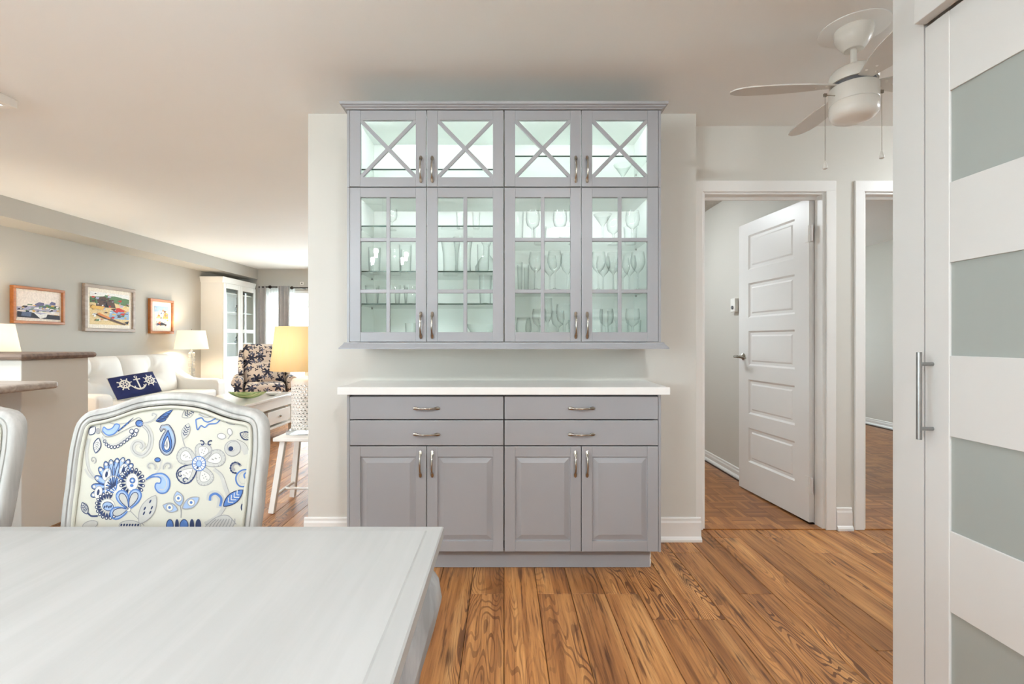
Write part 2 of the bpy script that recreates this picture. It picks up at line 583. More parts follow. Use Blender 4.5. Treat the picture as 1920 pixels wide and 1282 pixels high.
struct('wall_closet_back', MB().box(1.85, 1.95, YB, 1.335, 0, CZ), 'wall', 'plain wall inside the closet', 'wall')
struct('wall_bedroom_right', MB().box(1.95, 2.05, YD, 6.5, 0, CZ), 'wall', 'greige bedroom wall behind the open panelled door', 'wall')
struct('wall_bedroom_far', holed(MB(), 'y', 6.5, 6.6, -.8, 2.05, 0, CZ, [(-.35, .95, .85, 2.05)]), 'wall', 'far bedroom wall with an added window', 'wall')
struct('wall_den_right', MB().box(5.0, 5.1, YH + .12, 8.1, 0, CZ), 'wall', 'greige wall of the room beyond the narrow doorway', 'wall')
struct('wall_den_far', holed(MB(), 'y', 8.0, 8.1, 2.05, 5.0, 0, CZ, [(2.65, 4.15, .9, 2.1)]).box(2.05, 2.15, 6.5, 8.0, 0, CZ), 'wall', 'far wall of the room beyond the narrow doorway', 'wall')
struct('wall_hall_end', MB().box(5.0, 5.1, 1.441, YH, 0, CZ), 'wall', 'plain wall closing the hall', 'wall')
struct('ceiling', MB().box(XL - .1, 5.1, YB - .1, YF + .1, CZ, CZ + .08), 'ceil', 'smooth off-white ceiling', 'ceiling')
struct('bedroom_ceiling', MB().box(-.8, 1.95, YD, 6.5, 2.39, CZ), 'stipple', 'grey stippled ceiling seen through the bedroom doorway', 'ceiling')
struct('soffit', MB().box(XL, -4.48, 2.7, YF, 2.255, CZ), 'shaded_wall', 'long greige bulkhead along the top of the painting wall', 'bulkhead')
struct('wall_half', MB().box(XL, -2.79, 2.79, 3.24, 0, 1.03), 'wall', 'waist-high greige half wall under a wooden cap', 'half wall', bevel=.004)
cap = struct('trim_1', MB().box(XL, -2.755, 2.755, 3.275, 1.03, 1.068), 'oakcap', 'weathered brown wooden cap on the half wall', 'ledge', bevel=.017)

# floor: planks as pieces in view, the rest as one field
floor = struct('floor', MB().box(XL - .1, 5.1, YB - .1, YF + .1, -.06, -.012), 'sub', 'golden brown wood plank floor', 'floor')
field = MB()
PW, PL = .152, 1.22
plank_meshes = {}
random.seed(11)


def plank_mesh(w, l):
    k = (round(w, 3), round(l, 3))
    if k not in plank_meshes:
        g = .0012
        b = .0016
        mb = MB()
        x0, x1, y0, y1 = g, w - g, g, l - g
        v = [(x0, y0, -.012), (x1, y0, -.012), (x1, y1, -.012), (x0, y1, -.012),
             (x0, y0, -b), (x1, y0, -b), (x1, y1, -b), (x0, y1, -b),
             (x0 + b, y0 + b, 0), (x1 - b, y0 + b, 0), (x1 - b, y1 - b, 0), (x0 + b, y1 - b, 0)]
        f = [(8, 9, 10, 11)]
        for a in (0, 4):
            for i in range(4):
                j = (i + 1) % 4
                f.append((a + i, a + j, a + 4 + j, a + 4 + i))
        me = bpy.data.meshes.new('plank')
        me.from_pydata(v, [], f); me.materials.append(M['floor']); me.update()
        plank_meshes[k] = me
    return plank_meshes[k]


x = -4.864
row = 0
while x < 5.0:
    x1 = min(x + PW, 5.0)
    if x > -.85:
        y_end = YH + .03 if x1 > 1.085 else YW
    else:
        y_end = YF
    if x < -.85 and x1 > -1.13: y_end = YW
    y = YB - random.choice((.1, .3, .5, .7, .9, 1.1))
    while y < y_end - .01:
        y1 = min(y + PL, y_end)
        if y1 > YB:
            if x > -1.95 and y1 > .35 and y < 4.7 and x < 2.6 and not (x > 1.2 and y1 < 1.44):
                o = bpy.data.objects.new('plank', plank_mesh(x1 - x, y1 - y))
                o.location = (x, y, 0); o.parent = floor
                COL.objects.link(o)
            else:
                g = .0012
                ya = max(y, YB)
                field.box(x + g, x1 - g, ya + g, y1 - g, -.012, 0)
        y = y1
    x = x1
    row += 1
fo = obj('plank_field', field, 'floorj', floor)
fo['kind'] = 'stuff'

# parquet rooms
TB = .15
tile = MB().box(.0006, TB - .0006, .0006, TB - .0006, -.008, 0)
tile_me = bpy.data.meshes.new('parquet_block')
tile_me.from_pydata([(a - TB / 2, b - TB / 2, c) for a, b, c in tile.v], [], tile.f); tile_me.materials.append(M['parq']); tile_me.update()


def parquet_room(name, label, X0, X1, Y0, Y1, seen):
    base = struct(name, MB().box(X0, X1, Y0, Y1, -.012, -.005), 'sub', label, 'floor')
    rest = MB()
    nx, ny = int((X1 - X0) / TB), int((Y1 - Y0) / TB)
    for i in range(nx):
        for j in range(ny):
            cx, cy = X0 + (i + .5) * TB, Y0 + (j + .5) * TB
            if seen(cx, cy):
                o = bpy.data.objects.new('parquet_block', tile_me)
                o.location = (cx, cy, 0); o.parent = base
                o.rotation_euler = (0, 0, PI / 2 if (i + j) % 2 else 0)
                COL.objects.link(o)
            else:
                a = TB / 2 - .0006
                rest.box(cx - a, cx + a, cy - a, cy + a, -.005, 0)
    r = obj('parquet_field', rest, 'parq', base)
    r['kind'] = 'stuff'


parquet_room('bedroom_floor', 'brown finger parquet floor of the bedroom', -.8, 1.95, YH + .06, 6.5, lambda a, b: a > 1.12 and b < 5.2)
parquet_room('den_floor', 'brown finger parquet floor beyond the narrow doorway', 2.05, 5.0, YH + .06, 8.0, lambda a, b: .68 < a / b < .86)
struct('trim_2', MB().box(1.197, 1.945, YH - .005, YH + .065, 0, .006), 'parq', 'thin wooden threshold strip under the panelled door', 'threshold')
struct('trim_3', MB().box(2.17, 2.95, YH - .005, YH + .065, 0, .006), 'parq', 'thin wooden threshold strip at the narrow doorway', 'threshold')


def baseboard(name, a, b, normal, label, h=.135):
    """moulded board with a shoe strip, a->b along the wall foot, normal points into the room"""
    prof = [(0, 0), (.026, 0), (.026, .012), (.020, .022), (.013, .028), (.013, h - .03), (.009, h - .018), (.009, h - .006), (.005, h), (0, h)]
    a, b, n = Vector(a), Vector(b), Vector(normal)
    mb = MB()
    mb.prism(prof, lambda d, z: tuple(a + n * d + Vector((0, 0, z))), lambda d, z: tuple(b + n * d + Vector((0, 0, z))))
    return struct(name, mb, 'trim', label, 'baseboard')


baseboard('baseboard_right', (.775, YW, 0), (1.123, YW, 0), (0, -1, 0), 'white baseboard between grey base cabinet and hall corner')
baseboard('baseboard_left', (-1.14, YW, 0), (-.775, YW, 0), (0, -1, 0), 'white baseboard behind the dining chair beside the base cabinet')
baseboard('baseboard_hall', (2.006, YH, 0), (2.10, YH, 0), (0, -1, 0), 'short white baseboard between the two door frames')
baseboard('baseboard_bedroom', (1.95, 3.10, 0), (1.95, 6.5, 0), (-1, 0, 0), 'white baseboard along the bedroom wall', h=.085)
baseboard('baseboard_den', (5.0, 3.1, 0), (5.0, 8.0, 0), (-1, 0, 0), 'white baseboard of the room beyond the narrow doorway', h=.085)
baseboard('baseboard_living', (XL, 3.24, 0), (XL, YF, 0), (1, 0, 0), 'white baseboard behind the sofa')


def door_frame(name, X0, X1, label, left_w, right_w):
    t = thing(name, label, 'door frame', (X0, YH, 0), kind='structure')
    top = 2.045
    def cas(x0, x1, z0, z1):
        mb = MB().box(x0, x1, YH - .014, YH, z0, z1)
        obj('casing', mb, 'trim', t, bevel=.005)
    cas(X0 - left_w, X0 + .004, 0, top)
    cas(X1 - .004, X1 + right_w, 0, top)
    cas(X0 - left_w, X1 + right_w, top - .006, top + .062)
    obj('jamb', MB().box(X0, X0 + .018, YH, YD, 0, top), 'trim', t, bevel=.002)
    obj('jamb', MB().box(X1 - .018, X1, YH, YD - .045, 0, top), 'trim', t, bevel=.002)
    obj('head_jamb', MB().box(X0 + .018, X1 - .018, YH, YD, top - .018, top), 'trim', t, bevel=.002)
    obj('door_stop', MB().box(X0 + .018, X1 - .018, YH + .055, YH + .075, top - .034, top - .018), 'trim', t)
    return t


door_frame('trim_4', 1.197, 1.945, 'white door frame around the open panelled bedroom door', .068, .058)
door_frame('trim_5', 2.17, 2.95, 'white door frame of the doorway next to the closet wall', .055, .06)

# panelled bedroom door, hinged on the right jamb and swung into the bedroom
door = thing('door_1', 'white five-panel door standing open into the bedroom', 'door', (0, 0, 0), kind='structure')
W, H, T = .762, 2.03, .035
PTOP = [1.933, 1.573, 1.214, .850, .488]
PH, PX0, PX1 = .258, .130, .638
leaf = MB().box(0, PX0, 0, T, .012, H).box(PX1, W, 0, T, .012, H)
edges = [H] + [v for p in PTOP for v in (p, p - PH)] + [.012]
for k in range(0, len(edges), 2):
    leaf.box(PX0, PX1, 0, T, edges[k + 1], edges[k])
leaf_o = obj('leaf', leaf, 'doorw', door)
for p in PTOP:
    mb = MB()
    z0, z1 = p - PH, p
    for side in (0, 1):
        y_face = T if side else 0
        sg = -1 if side else 1
        rings = [(0, .001), (.012, .009), (.030, .009), (.040, .004)]
        loops = []
        for ins, dep in rings:
            loops.append([(PX0 + ins, y_face + sg * dep, z0 + ins), (PX1 - ins, y_face + sg * dep, z0 + ins),
                          (PX1 - ins, y_face + sg * dep, z1 - ins), (PX0 + ins, y_face + sg * dep, z1 - ins)])
        vs = [q for lp in loops for q in lp]
        fs = []
        for i in range(len(rings) - 1):
            for k in range(4):
                k2 = (k + 1) % 4
                fs.append((i * 4 + k, i * 4 + k2, (i + 1) * 4 + k2, (i + 1) * 4 + k))
        n = (len(rings) - 1) * 4
        fs.append((n, n + 1, n + 2, n + 3))
        mb.add(vs, fs)
    obj('panel', mb, 'doorw', door)
for z in (1.807, .245):
    h = obj('hinge', MB().box(-.003, .035, T, T + .003, z - .05, z + .05).box(-.03, -.002, T - .004, T - .001, z - .05, z + .05), 'trim', door)
    obj('knuckle', MB().lathe([(.007, z - .052), (.007, z + .052)], (-.004, T + .004, 0), 10), 'trim', h, smooth=True)
hd = obj('handle', MB().lathe([(.026, 0), (.026, .006), (.012, .010), (.010, .045), (.013, .05)], (0, 0, 0), 20,
         M4=Matrix.Translation((W - .06, T, 1.02)) @ Matrix.Rotation(-PI / 2, 4, 'X')), 'nickel', door, smooth=True)
obj('lever', MB().tube([(W - .06, T + .05, 1.02), (W - .03, T + .056, 1.02), (W - .10, T + .058, 1.018), (W - .17, T + .052, 1.012)], [.009, .009, .009, .007], 10), 'nickel', hd, smooth=True)
hd['label'] = 'nickel lever handle'
door.rotation_euler = (0, 0, math.radians(95.0))
door.location = (1.934, 3.008, 0)

# closet sliding doors
def closet_door(y_far, y_near, X, name, label):
    t = thing(name, label, 'closet door', (X, y_far, 0), kind='structure')
    th = .022
    obj('stile', MB().box(X, X + th, y_far - .072, y_far, .02, 2.005), 'closetw', t, bevel=.0015)
    obj('stile', MB().box(X, X + th, y_near, y_near + .072, .02, 2.005), 'closetw', t, bevel=.0015)
    ya, yb = y_near + .072, y_far - .072
    G = [(1.556, 1.795), (1.104, 1.347), (.647, .894), (.19, .437)]
    zs = [2.005] + [v for g0, g1 in G for v in (g1, g0)] + [.02]
    for k in range(0, len(zs), 2):
        obj('rail', MB().box(X + .0015, X + th, ya, yb, zs[k + 1], zs[k]), 'closetw', t, bevel=.0012)
    for g0, g1 in G:
        obj('glass_panel', MB().box(X + .006, X + .014, ya, yb, g0, g1), 'frost', t)
    return t


cd = closet_door(1.331, .41, 1.161, 'door_2', 'white sliding closet door with frosted glass panels and a long steel pull')
hb = obj('pull_bar', MB().lathe([(.0065, .876), (.0065, 1.112)], (1.124, 1.307, 0), 16), 'steel', cd, smooth=True)
for z in (.905, 1.08):
    obj('post', MB().tube([(1.124, 1.307, z), (1.161, 1.307, z)], .0048, 12), 'steel', hb, smooth=True)
hb['label'] = 'long brushed steel pull bar'
cd2 = closet_door(.455, -.45, 1.195, 'door_3', 'second sliding closet door running behind the one with the pull')
struct('trim_6', MB().box(1.128, 1.161, -.95, 1.328, 2.012, 2.13), 'closetw', 'white header board hiding the closet door track', 'track cover', bevel=.002)

# windows (frames, sashes, panes) in the wall openings
def window(name, axis, p, a0, a1, z0, z1, bars, label):
    t = thing(name, label, 'window', ((a0 + a1) / 2 if axis == 'y' else p, p if axis == 'y' else (a0 + a1) / 2, z0), kind='structure')
    def bx(u0, u1, w0, w1, d0, d1):
        mb = MB()
        return mb.box(u0, u1, p + d0, p + d1, w0, w1) if axis == 'y' else mb.box(p + d0, p + d1, u0, u1, w0, w1)
    f = .05
    for u0, u1, w0, w1 in ((a0, a0 + f, z0, z1), (a1 - f, a1, z0, z1), (a0 + f, a1 - f, z0, z0 + f), (a0 + f, a1 - f, z1 - f, z1)):
        obj('window_frame', bx(u0, u1, w0, w1, -.03, .03), 'white', t, bevel=.003)
    xs = [a0 + f] + [a0 + (a1 - a0) * b for b in bars] + [a1 - f]
    for b in xs[1:-1]:
        obj('mullion', bx(b - .03, b + .03, z0 + f, z1 - f, -.02, .02), 'white', t, bevel=.003)
    for i in range(len(xs) - 1):
        u0 = xs[i] + (.03 if i else 0); u1 = xs[i + 1] - (.03 if i < len(xs) - 2 else 0)
        obj('pane', bx(u0, u1, z0 + f, z1 - f, -.003, .003), 'wpane', t)
    return t


window('window_1', 'y', YF + .05, -4.35, -1.10, .10, 2.05, (.4, .7), 'bright patio window behind the curtains')
window('added_window_2', 'x', XL - .05, -.6, .6, .9, 2.1, (.5,), 'unseen kitchen window added to light the room from the side')  # out of view, added so daylight comes from the left
window('added_window_3', 'y', YB - .05, -4.4, -2.2, .35, 2.25, (.5,), 'wide unseen dining window added for its daylight')  # out of view, added as a daylight source behind the camera
window('added_window_4', 'y', 6.55, -.35, .95, .85, 2.05, (.5,), 'unseen bedroom window added for its daylight')  # out of view, added to brighten the bedroom
window('window_5', 'y', 8.05, 2.65, 4.15, .9, 2.1, (.5,), 'window of the room beyond the narrow doorway')

# outside
struct('ground', MB().box(-60, 60, -60, 80, -3.2, -3.0), 'bounce_ground', 'ground outside, made pale to bounce light up through the windows', 'ground')  # pale ground acts as a reflector for the ceilings
bld = thing('neighbour_building', 'white sided building seen through the patio window', 'building', (-9, 25.4, -3))
obj('siding_wall', MB().box(-22, 4, 25.2, 30, -3, 9), 'siding', bld)
sid = MB()
for k in range(64):
    xx = -13 + k * .14
    sid.box(xx, xx + .03, 25.14, 25.2, -3, 9)
sb = obj('batten_field', sid, 'siding', bld); sb['kind'] = 'stuff'
for zz in (2.85, .45):
    wf = obj('window', MB().box(-10.5, -9.2, 25.08, 25.14, zz, zz + .75), 'cabdark', bld)
    obj('pane', MB().box(-10.42, -9.28, 25.06, 25.08, zz + .08, zz + .67), 'frost', wf)

# ------------------------------------------------------------------ cabinets
YC = 2.372                                   # face of doors and drawers
DT = .020
CW = .7595                                   # half of the run


def pull_mesh():
    mb = MB()
    st = [(-.066, .004, .0035, .002), (-.062, .005, .0068, .003), (-.052, .007, .0082, .0035), (-.043, .011, .0068, .004), (-.036, .019, .0045, .0045),
          (-.018, .0245, .0045, .0042), (0, .026, .0052, .0045), (.018, .0245, .0045, .0042), (.036, .019, .0045, .0045), (.043, .011, .0068, .004),
          (.052, .007, .0082, .0035), (.062, .005, .0068, .003), (.066, .004, .0035, .002)]
    mb.tube([(0, -p, z) for z, p, w, d in st], [(w, d) for z, p, w, d in st], 10, flat=(1, 0, 0))
    return mb


_p = obj('handle', pull_mesh(), 'nickel', None, smooth=True)
PULL = _p.data
bpy.data.objects.remove(_p)


def pull(parent, x, z, horiz=False):
    o = bpy.data.objects.new('handle', PULL)
    off = OFF[parent.name]
    o.location = (x - off.x, YC - off.y, z - off.z)
    if horiz: o.rotation_euler = (0, PI / 2, 0)
    o.parent = parent
    o['label'] = 'antique nickel arched pull'
    COL.objects.link(o)


def body(mb, x0, x1, z0, z1, y0=None, y1=YW - .002, t=.018):
    y0 = YC + DT + .001 if y0 is None else y0
    mb.box(x0, x0 + t, y0, y1, z0, z1).box(x1 - t, x1, y0, y1, z0, z1)
    mb.box(x0 + t, x1 - t, y0, y1, z0, z0 + t).box(x0 + t, x1 - t, y0, y1, z1 - t, z1)
    mb.box(x0 + t, x1 - t, y1 - .008, y1, z0 + t, z1 - t)
    return mb


ST = .052


def frame_door(root, x0, x1, z0, z1):
    """stiles and rails with a small bevel; returns the door part"""
    mb = MB()
    mb.box(x0, x0 + ST, YC, YC + DT, z0, z1).box(x1 - ST, x1, YC, YC + DT, z0, z1)
    mb.box(x0 + ST, x1 - ST, YC + .0012, YC + DT, z0, z0 + .047).box(x0 + ST, x1 - ST, YC + .0012, YC + DT, z1 - .047, z1)
    return obj('door', mb, 'cab', root, bevel=.0016)


def cross_door(root, x0, x1, z0, z1):
    d = frame_door(root, x0, x1, z0, z1)
    a0, a1, b0, b1 = x0 + ST - .003, x1 - ST + .003, z0 + .044, z1 - .044
    cx, cz = (a0 + a1) / 2, (b0 + b1) / 2
    y = YC + .009
    for (p, q) in (((a0, b0), (a1, b1)), ((a0, b1), (a1, b0))):
        obj('muntin', MB().bar((p[0], YC + .0075 + (.0006 if p[1] == b0 else 0), p[1]), (q[0], YC + .0075 + (.0006 if p[1] == b0 else 0), q[1]), .019, .011), 'cab', d, bevel=.003)
    for tri in (((a0, b0), (a1, b0)), ((a1, b0), (a1, b1)), ((a1, b1), (a0, b1)), ((a0, b1), (a0, b0))):
        poly = [tri[0], tri[1], (cx, cz)]
        obj('pane', MB().prism(poly, lambda u, w: (u, YC + .0135, w), lambda u, w: (u, YC + .0165, w)), 'pane', d)
    return d


def grid_door(root, x0, x1, z0, z1):
    d = frame_door(root, x0, x1, z0, z1)
    a0, a1, b0, b1 = x0 + ST, x1 - ST, z0 + .047, z1 - .047
    cx = (a0 + a1) / 2
    h = b1 - b0
    m = .019
    zs = [b0, b0 + h * .303, b0 + h * .687, b1]
    obj('muntin', MB().box(cx - m / 2, cx + m / 2, YC + .002, YC + .013, b0 - .002, b1 + .002), 'cab', d, bevel=.003)
    for z in zs[1:3]:
        obj('muntin', MB().box(a0 - .002, a1 + .002, YC + .0026, YC + .013, z - m / 2, z + m / 2), 'cab', d, bevel=.003)
    for i in range(3):
        for u0, u1 in ((a0, cx), (cx, a1)):
            obj('pane', MB().box(u0, u1, YC + .0135, YC + .0165, zs[i], zs[i + 1]), 'pane', d)
    return d


def glass_shelf(root, x0, x1, z, t=.007):
    ya, yb = YC + DT + .045, YW - .014
    o = obj('glass_shelf', MB().box(x0 + .02, x1 - .02, ya + .0015, yb, z - t, z), 'shelfg', root)
    obj('shelf_edge', MB().box(x0 + .02, x1 - .02, ya, ya + .0015, z - t, z), 'shelfe', o)
    for xx in (x0 + .018, x1 - .026):
        for yy in (ya + .05, yb - .05):
            obj('shelf_pin', MB().box(xx, xx + .008, yy, yy + .006, z - t - .006, z - t), 'steel', root)


def upper_unit(name, x0, x1, z0, z1, kind, shelves, label, cover=None):
    t = thing(name, label, 'cabinet', ((x0 + x1) / 2, YW, z0), 'grey glass-fronted wall cabinets')
    obj('carcass', body(MB(), x0, x1, z0, z1), 'cabin', t)
    g = .0017
    mid = (x0 + x1) / 2
    for a, b, hx in ((x0 + g, mid - g, mid - .028), (mid + g, x1 - g, mid + .028)):
        d = (cross_door if kind == 'x' else grid_door)(t, a, b, z0 + g, z1 - g)
        if kind == 'x': pull(d, hx, z0 + .085)
        else: pull(d, hx, z0 + .082)
    for z in shelves: glass_shelf(t, x0, x1, z)
    for sx in (x0 + .02, x1 - .02):            # hinge cups at the outer corners
        obj('hinge', MB().box(sx - .003 if sx > mid else sx - .001, sx + .001 if sx > mid else sx + .003, YC + DT + .02, YC + DT + .06, z1 - .085, z1 - .06), 'steel', t)
    if cover:
        cx = x0 - .0135 if cover < 0 else x1 + .0005
        obj('cover_panel', MB().box(cx, cx + .013, YC + .004, YW - .002, z0, z1), 'cab', t, bevel=.001)
    # unseen glow strip added behind each top rail to brighten the interior
    for sa, sb_ in ((x0 + .03, mid - .03), (mid + .03, x1 - .03)):
        obj('added_glow_strip', MB().box(sa, sb_, YC + DT + .006, YC + DT + .018, z1 - .0265, z1 - .0185), emit('added_strip_glow', (.93, .98, 1), ADDED_STRIP), t)
    return t


ZT0, ZT1, ZL0, ZL1 = 1.898, 2.276, 1.136, 1.896
upper_unit('glass_cabinet', -CW, -.001, ZT0, ZT1, 'x', [2.010], 'grey cross-paned cabinet above the one with the sparser glassware', -1)
upper_unit('glass_cabinet', .001, CW, ZT0, ZT1, 'x', [2.077], 'grey cross-paned cabinet holding one stemmed glass beside a white bowl', 1)
upper_unit('glass_cabinet', -CW, -.001, ZL0, ZL1, 'g', [1.724, 1.495, 1.331], 'tall grid-paned grey cabinet with sparse glassware on three shelves', -1)
upper_unit('glass_cabinet', .001, CW, ZL0, ZL1, 'g', [1.660, 1.400], 'tall grid-paned grey cabinet crowded with wine glasses', 1)


def moulding(name, prof, X, label, cat):
    """profile (out, z) swept around the front and both ends of the wall cabinets"""
    mb = MB()
    n = len(prof)
    path = []
    for (sx, sy) in ((-1, 1), (-1, 0), (1, 0), (1, 1)):
        ring = []
        for out, z in prof:
            ring.append((sx * (X + out), (YC - out) if sy == 0 else YW - .002, z))
        path.append(ring)
    vs = [p for r in path for p in r]
    fs = []
    for i in range(3):
        for k in range(n):
            k2 = (k + 1) % n
            fs.append((i * n + k, i * n + k2, (i + 1) * n + k2, (i + 1) * n + k))
    fs.append(tuple(range(n))); fs.append(tuple(range(4 * n - 1, 3 * n - 1, -1)))
    mb.add(vs, fs)
    return tag(obj(name, mb, 'cab'), label, cat)


moulding('crown_moulding', [(-.10, 2.2775), (.004, 2.2775), (.006, 2.282), (.016, 2.288), (.018, 2.292), (.026, 2.294), (.028, 2.306), (-.10, 2.306)], .773,
         'stepped grey crown moulding along the top of the wall cabinets', 'moulding')
moulding('light_rail', [(-.10, 1.134), (.010, 1.134), (.014, 1.126), (.030, 1.108), (.030, 1.102), (-.10, 1.102)], .773,
         'flared grey light rail under the wall cabinets', 'moulding')

# ---- base units
def base_unit(x0, x1, label, cover):
    t = thing('base_cabinet', label, 'cabinet', ((x0 + x1) / 2, YW, 0), 'grey base cabinets')
    obj('carcass', body(MB(), x0, x1, .104, .876), 'cabdark', t)  # carcass coloured dark so the gaps between fronts look shaded
    g = .0017
    for z0, z1, hz in ((.756, .868, .811), (.628, .751, .683)):
        d = obj('drawer_front', MB().box(x0 + g, x1 - g, YC, YC + DT, z0, z1), 'cab', t, bevel=.003)
        pull(d, (x0 + x1) / 2, hz, True)
    mid = (x0 + x1) / 2
    for a, b, hx in ((x0 + g, mid - g, mid - .030), (mid + g, x1 - g, mid + .028)):
        z0, z1 = .106, .623
        mb = MB()
        mb.box(a, a + ST, YC, YC + DT, z0, z1).box(b - ST, b, YC, YC + DT, z0, z1)
        mb.box(a + ST, b - ST, YC + .0012, YC + DT, z0, z0 + ST).box(a + ST, b - ST, YC + .0012, YC + DT, z1 - ST, z1)
        d = obj('door', mb, 'cab', t, bevel=.0016)
        # raised panel
        rings = [(0, .009), (.006, .009), (.028, .0025), (.030, .002)]
        vs, fs = [], []
        for ins, dep in rings:
            vs += [(a + ST + ins, YC + dep, z0 + ST + ins), (b - ST - ins, YC + dep, z0 + ST + ins),
                   (b - ST - ins, YC + dep, z1 - ST - ins), (a + ST + ins, YC + dep, z1 - ST - ins)]
        for i in range(len(rings) - 1):
            for k in range(4):
                k2 = (k + 1) % 4
                fs.append((i * 4 + k, i * 4 + k2, (i + 1) * 4 + k2, (i + 1) * 4 + k))
        n = (len(rings) - 1) * 4
        fs.append((n, n + 1, n + 2, n + 3))
        obj('door_panel', MB().add(vs, fs), 'cab', d)
        pull(d, hx, .538)
    cx = x0 - .0135 if cover < 0 else x1 + .0005
    obj('cover_panel', MB().box(cx, cx + .013, YC + .004, YW - .002, .102, .878), 'cab', t, bevel=.001)
    for sx in (x0 + .06, x1 - .06):
        for sy in (2.49, 2.70):
            obj('foot', MB().lathe([(.028, 0), (.028, .012), (.018, .02), (.018, .09), (.03, .104)], (sx, sy, 0), 14), 'black', t)
    return t


base_unit(-CW, -.001, 'grey base cabinet partly hidden behind the whitewashed table', -1)
base_unit(.001, CW, 'grey base cabinet standing clear beside the hall corner', 1)
tk = thing('toe_kick', 'grey recessed toe kick board under the base cabinets', 'toe kick', (0, 2.44, 0))
obj('board', MB().box(-.750, .735, 2.432, 2.446, .001, .094), 'cab', tk, bevel=.001)
obj('end_clip', MB().box(.7352, .7390, 2.434, 2.446, .004, .090).box(.7352, .7400, 2.431, 2.436, .02, .04).box(.7352, .7400, 2.431, 2.436, .055, .075), 'white', tk)
tag(obj('worktop', MB().box(-.811, .808, 2.346, YW - .001, .879, .916), 'quartz', bevel=.0025), 'white quartz worktop over the grey base cabinets', 'worktop')

# ---- glassware: one mesh per kind
GP = {
    'wine_glass': [(.0008, .004), (.034, .001), (.034, .003), (.010, .007), (.004, .014), (.0035, .085), (.008, .094), (.026, .112), (.0375, .140), (.038, .160), (.031, .200)],
    'goblet': [(.0008, .004), (.032, .001), (.032, .003), (.009, .007), (.005, .014), (.005, .055), (.010, .062), (.030, .078), (.037, .105), (.036, .130), (.033, .152)],
    'tumbler': [(.001, .006), (.028, .002), (.030, .004), (.034, .05), (.037, .098)],
    'highball': [(.001, .008), (.027, .002), (.029, .004), (.031, .07), (.033, .148)],
    'stemless_glass': [(.001, .004), (.020, .001), (.034, .018), (.041, .045), (.040, .07), (.033, .105)],
    'champagne_flute': [(.0008, .004), (.030, .001), (.030, .003), (.008, .007), (.004, .014), (.004, .08), (.012, .095), (.024, .125), (.026, .165), (.022, .215)],
    'martini_glass': [(.0008, .004), (.034, .001), (.034, .003), (.009, .007), (.004, .014), (.004, .07), (.012, .082), (.048, .135)],
    'glass_vase': [(.001, .01), (.040, .002), (.042, .006), (.040, .05), (.043, .12), (.052, .185)],
    'glass_bowl': [(.001, .006), (.035, .001), (.060, .020), (.080, .055), (.086, .075)],
    'decanter': [(.001, .006), (.045, .001), (.060, .020), (.062, .05), (.040, .09), (.018, .115), (.017, .16), (.028, .185)],
}
GM = {}
for k, prof in GP.items():
    o = obj(k, MB().lathe(prof, seg=22, cap0=True, cap1=False), 'glass', smooth='all', fixn=False)
    GM[k] = o.data
    bpy.data.objects.remove(o)
KIND = {'wine_glass': 'clear long-stemmed wine glass', 'goblet': 'clear short-stemmed goblet', 'tumbler': 'clear straight tumbler', 'highball': 'clear tall highball glass',
        'stemless_glass': 'clear round stemless glass', 'champagne_flute': 'clear slim champagne flute', 'martini_glass': 'clear flared stemmed glass',
        'glass_vase': 'clear tall flared vase', 'glass_bowl': 'clear wide glass bowl', 'decanter': 'clear long-necked decanter'}
SH = {'rt': ('top shelf', 'of crowded cabinet', 1.660), 'rm': ('middle shelf', 'of crowded cabinet', 1.400), 'rb': ('bottom board', 'of crowded cabinet', 1.155),
      'lt': ('upper shelf', 'of sparse cabinet', 1.724), 'lm': ('middle shelf', 'of sparse cabinet', 1.495), 'll': ('lowest shelf', 'of sparse cabinet', 1.331),
      'lb': ('bottom board', 'of sparse cabinet', 1.155), 'ut': ('bottom board', 'of cross-paned cabinet', 1.917)}


def glassw(kind, shelf, x, Y, s=1.0):
    where, cab_, z = SH[shelf]
    o = bpy.data.objects.new(kind, GM[kind])
    X = (x - VX) * Y / FPX
    o.location = (X, Y, z + .0005)
    o.scale = (s, s, s)
    COL.objects.link(o)
    row = 'front row' if Y < 2.56 else 'back row'
    dr = 'behind inner door' if abs(X) < .38 else 'behind outer door'
    tag(o, KIND[kind] + ', ' + row + ' ' + dr + ', ' + where + ' ' + cab_, 'glass' if kind not in ('glass_vase', 'glass_bowl', 'decanter') else kind.split('_')[-1],
        kind.replace('_', ' ') + ' set, ' + where + ' ' + cab_)


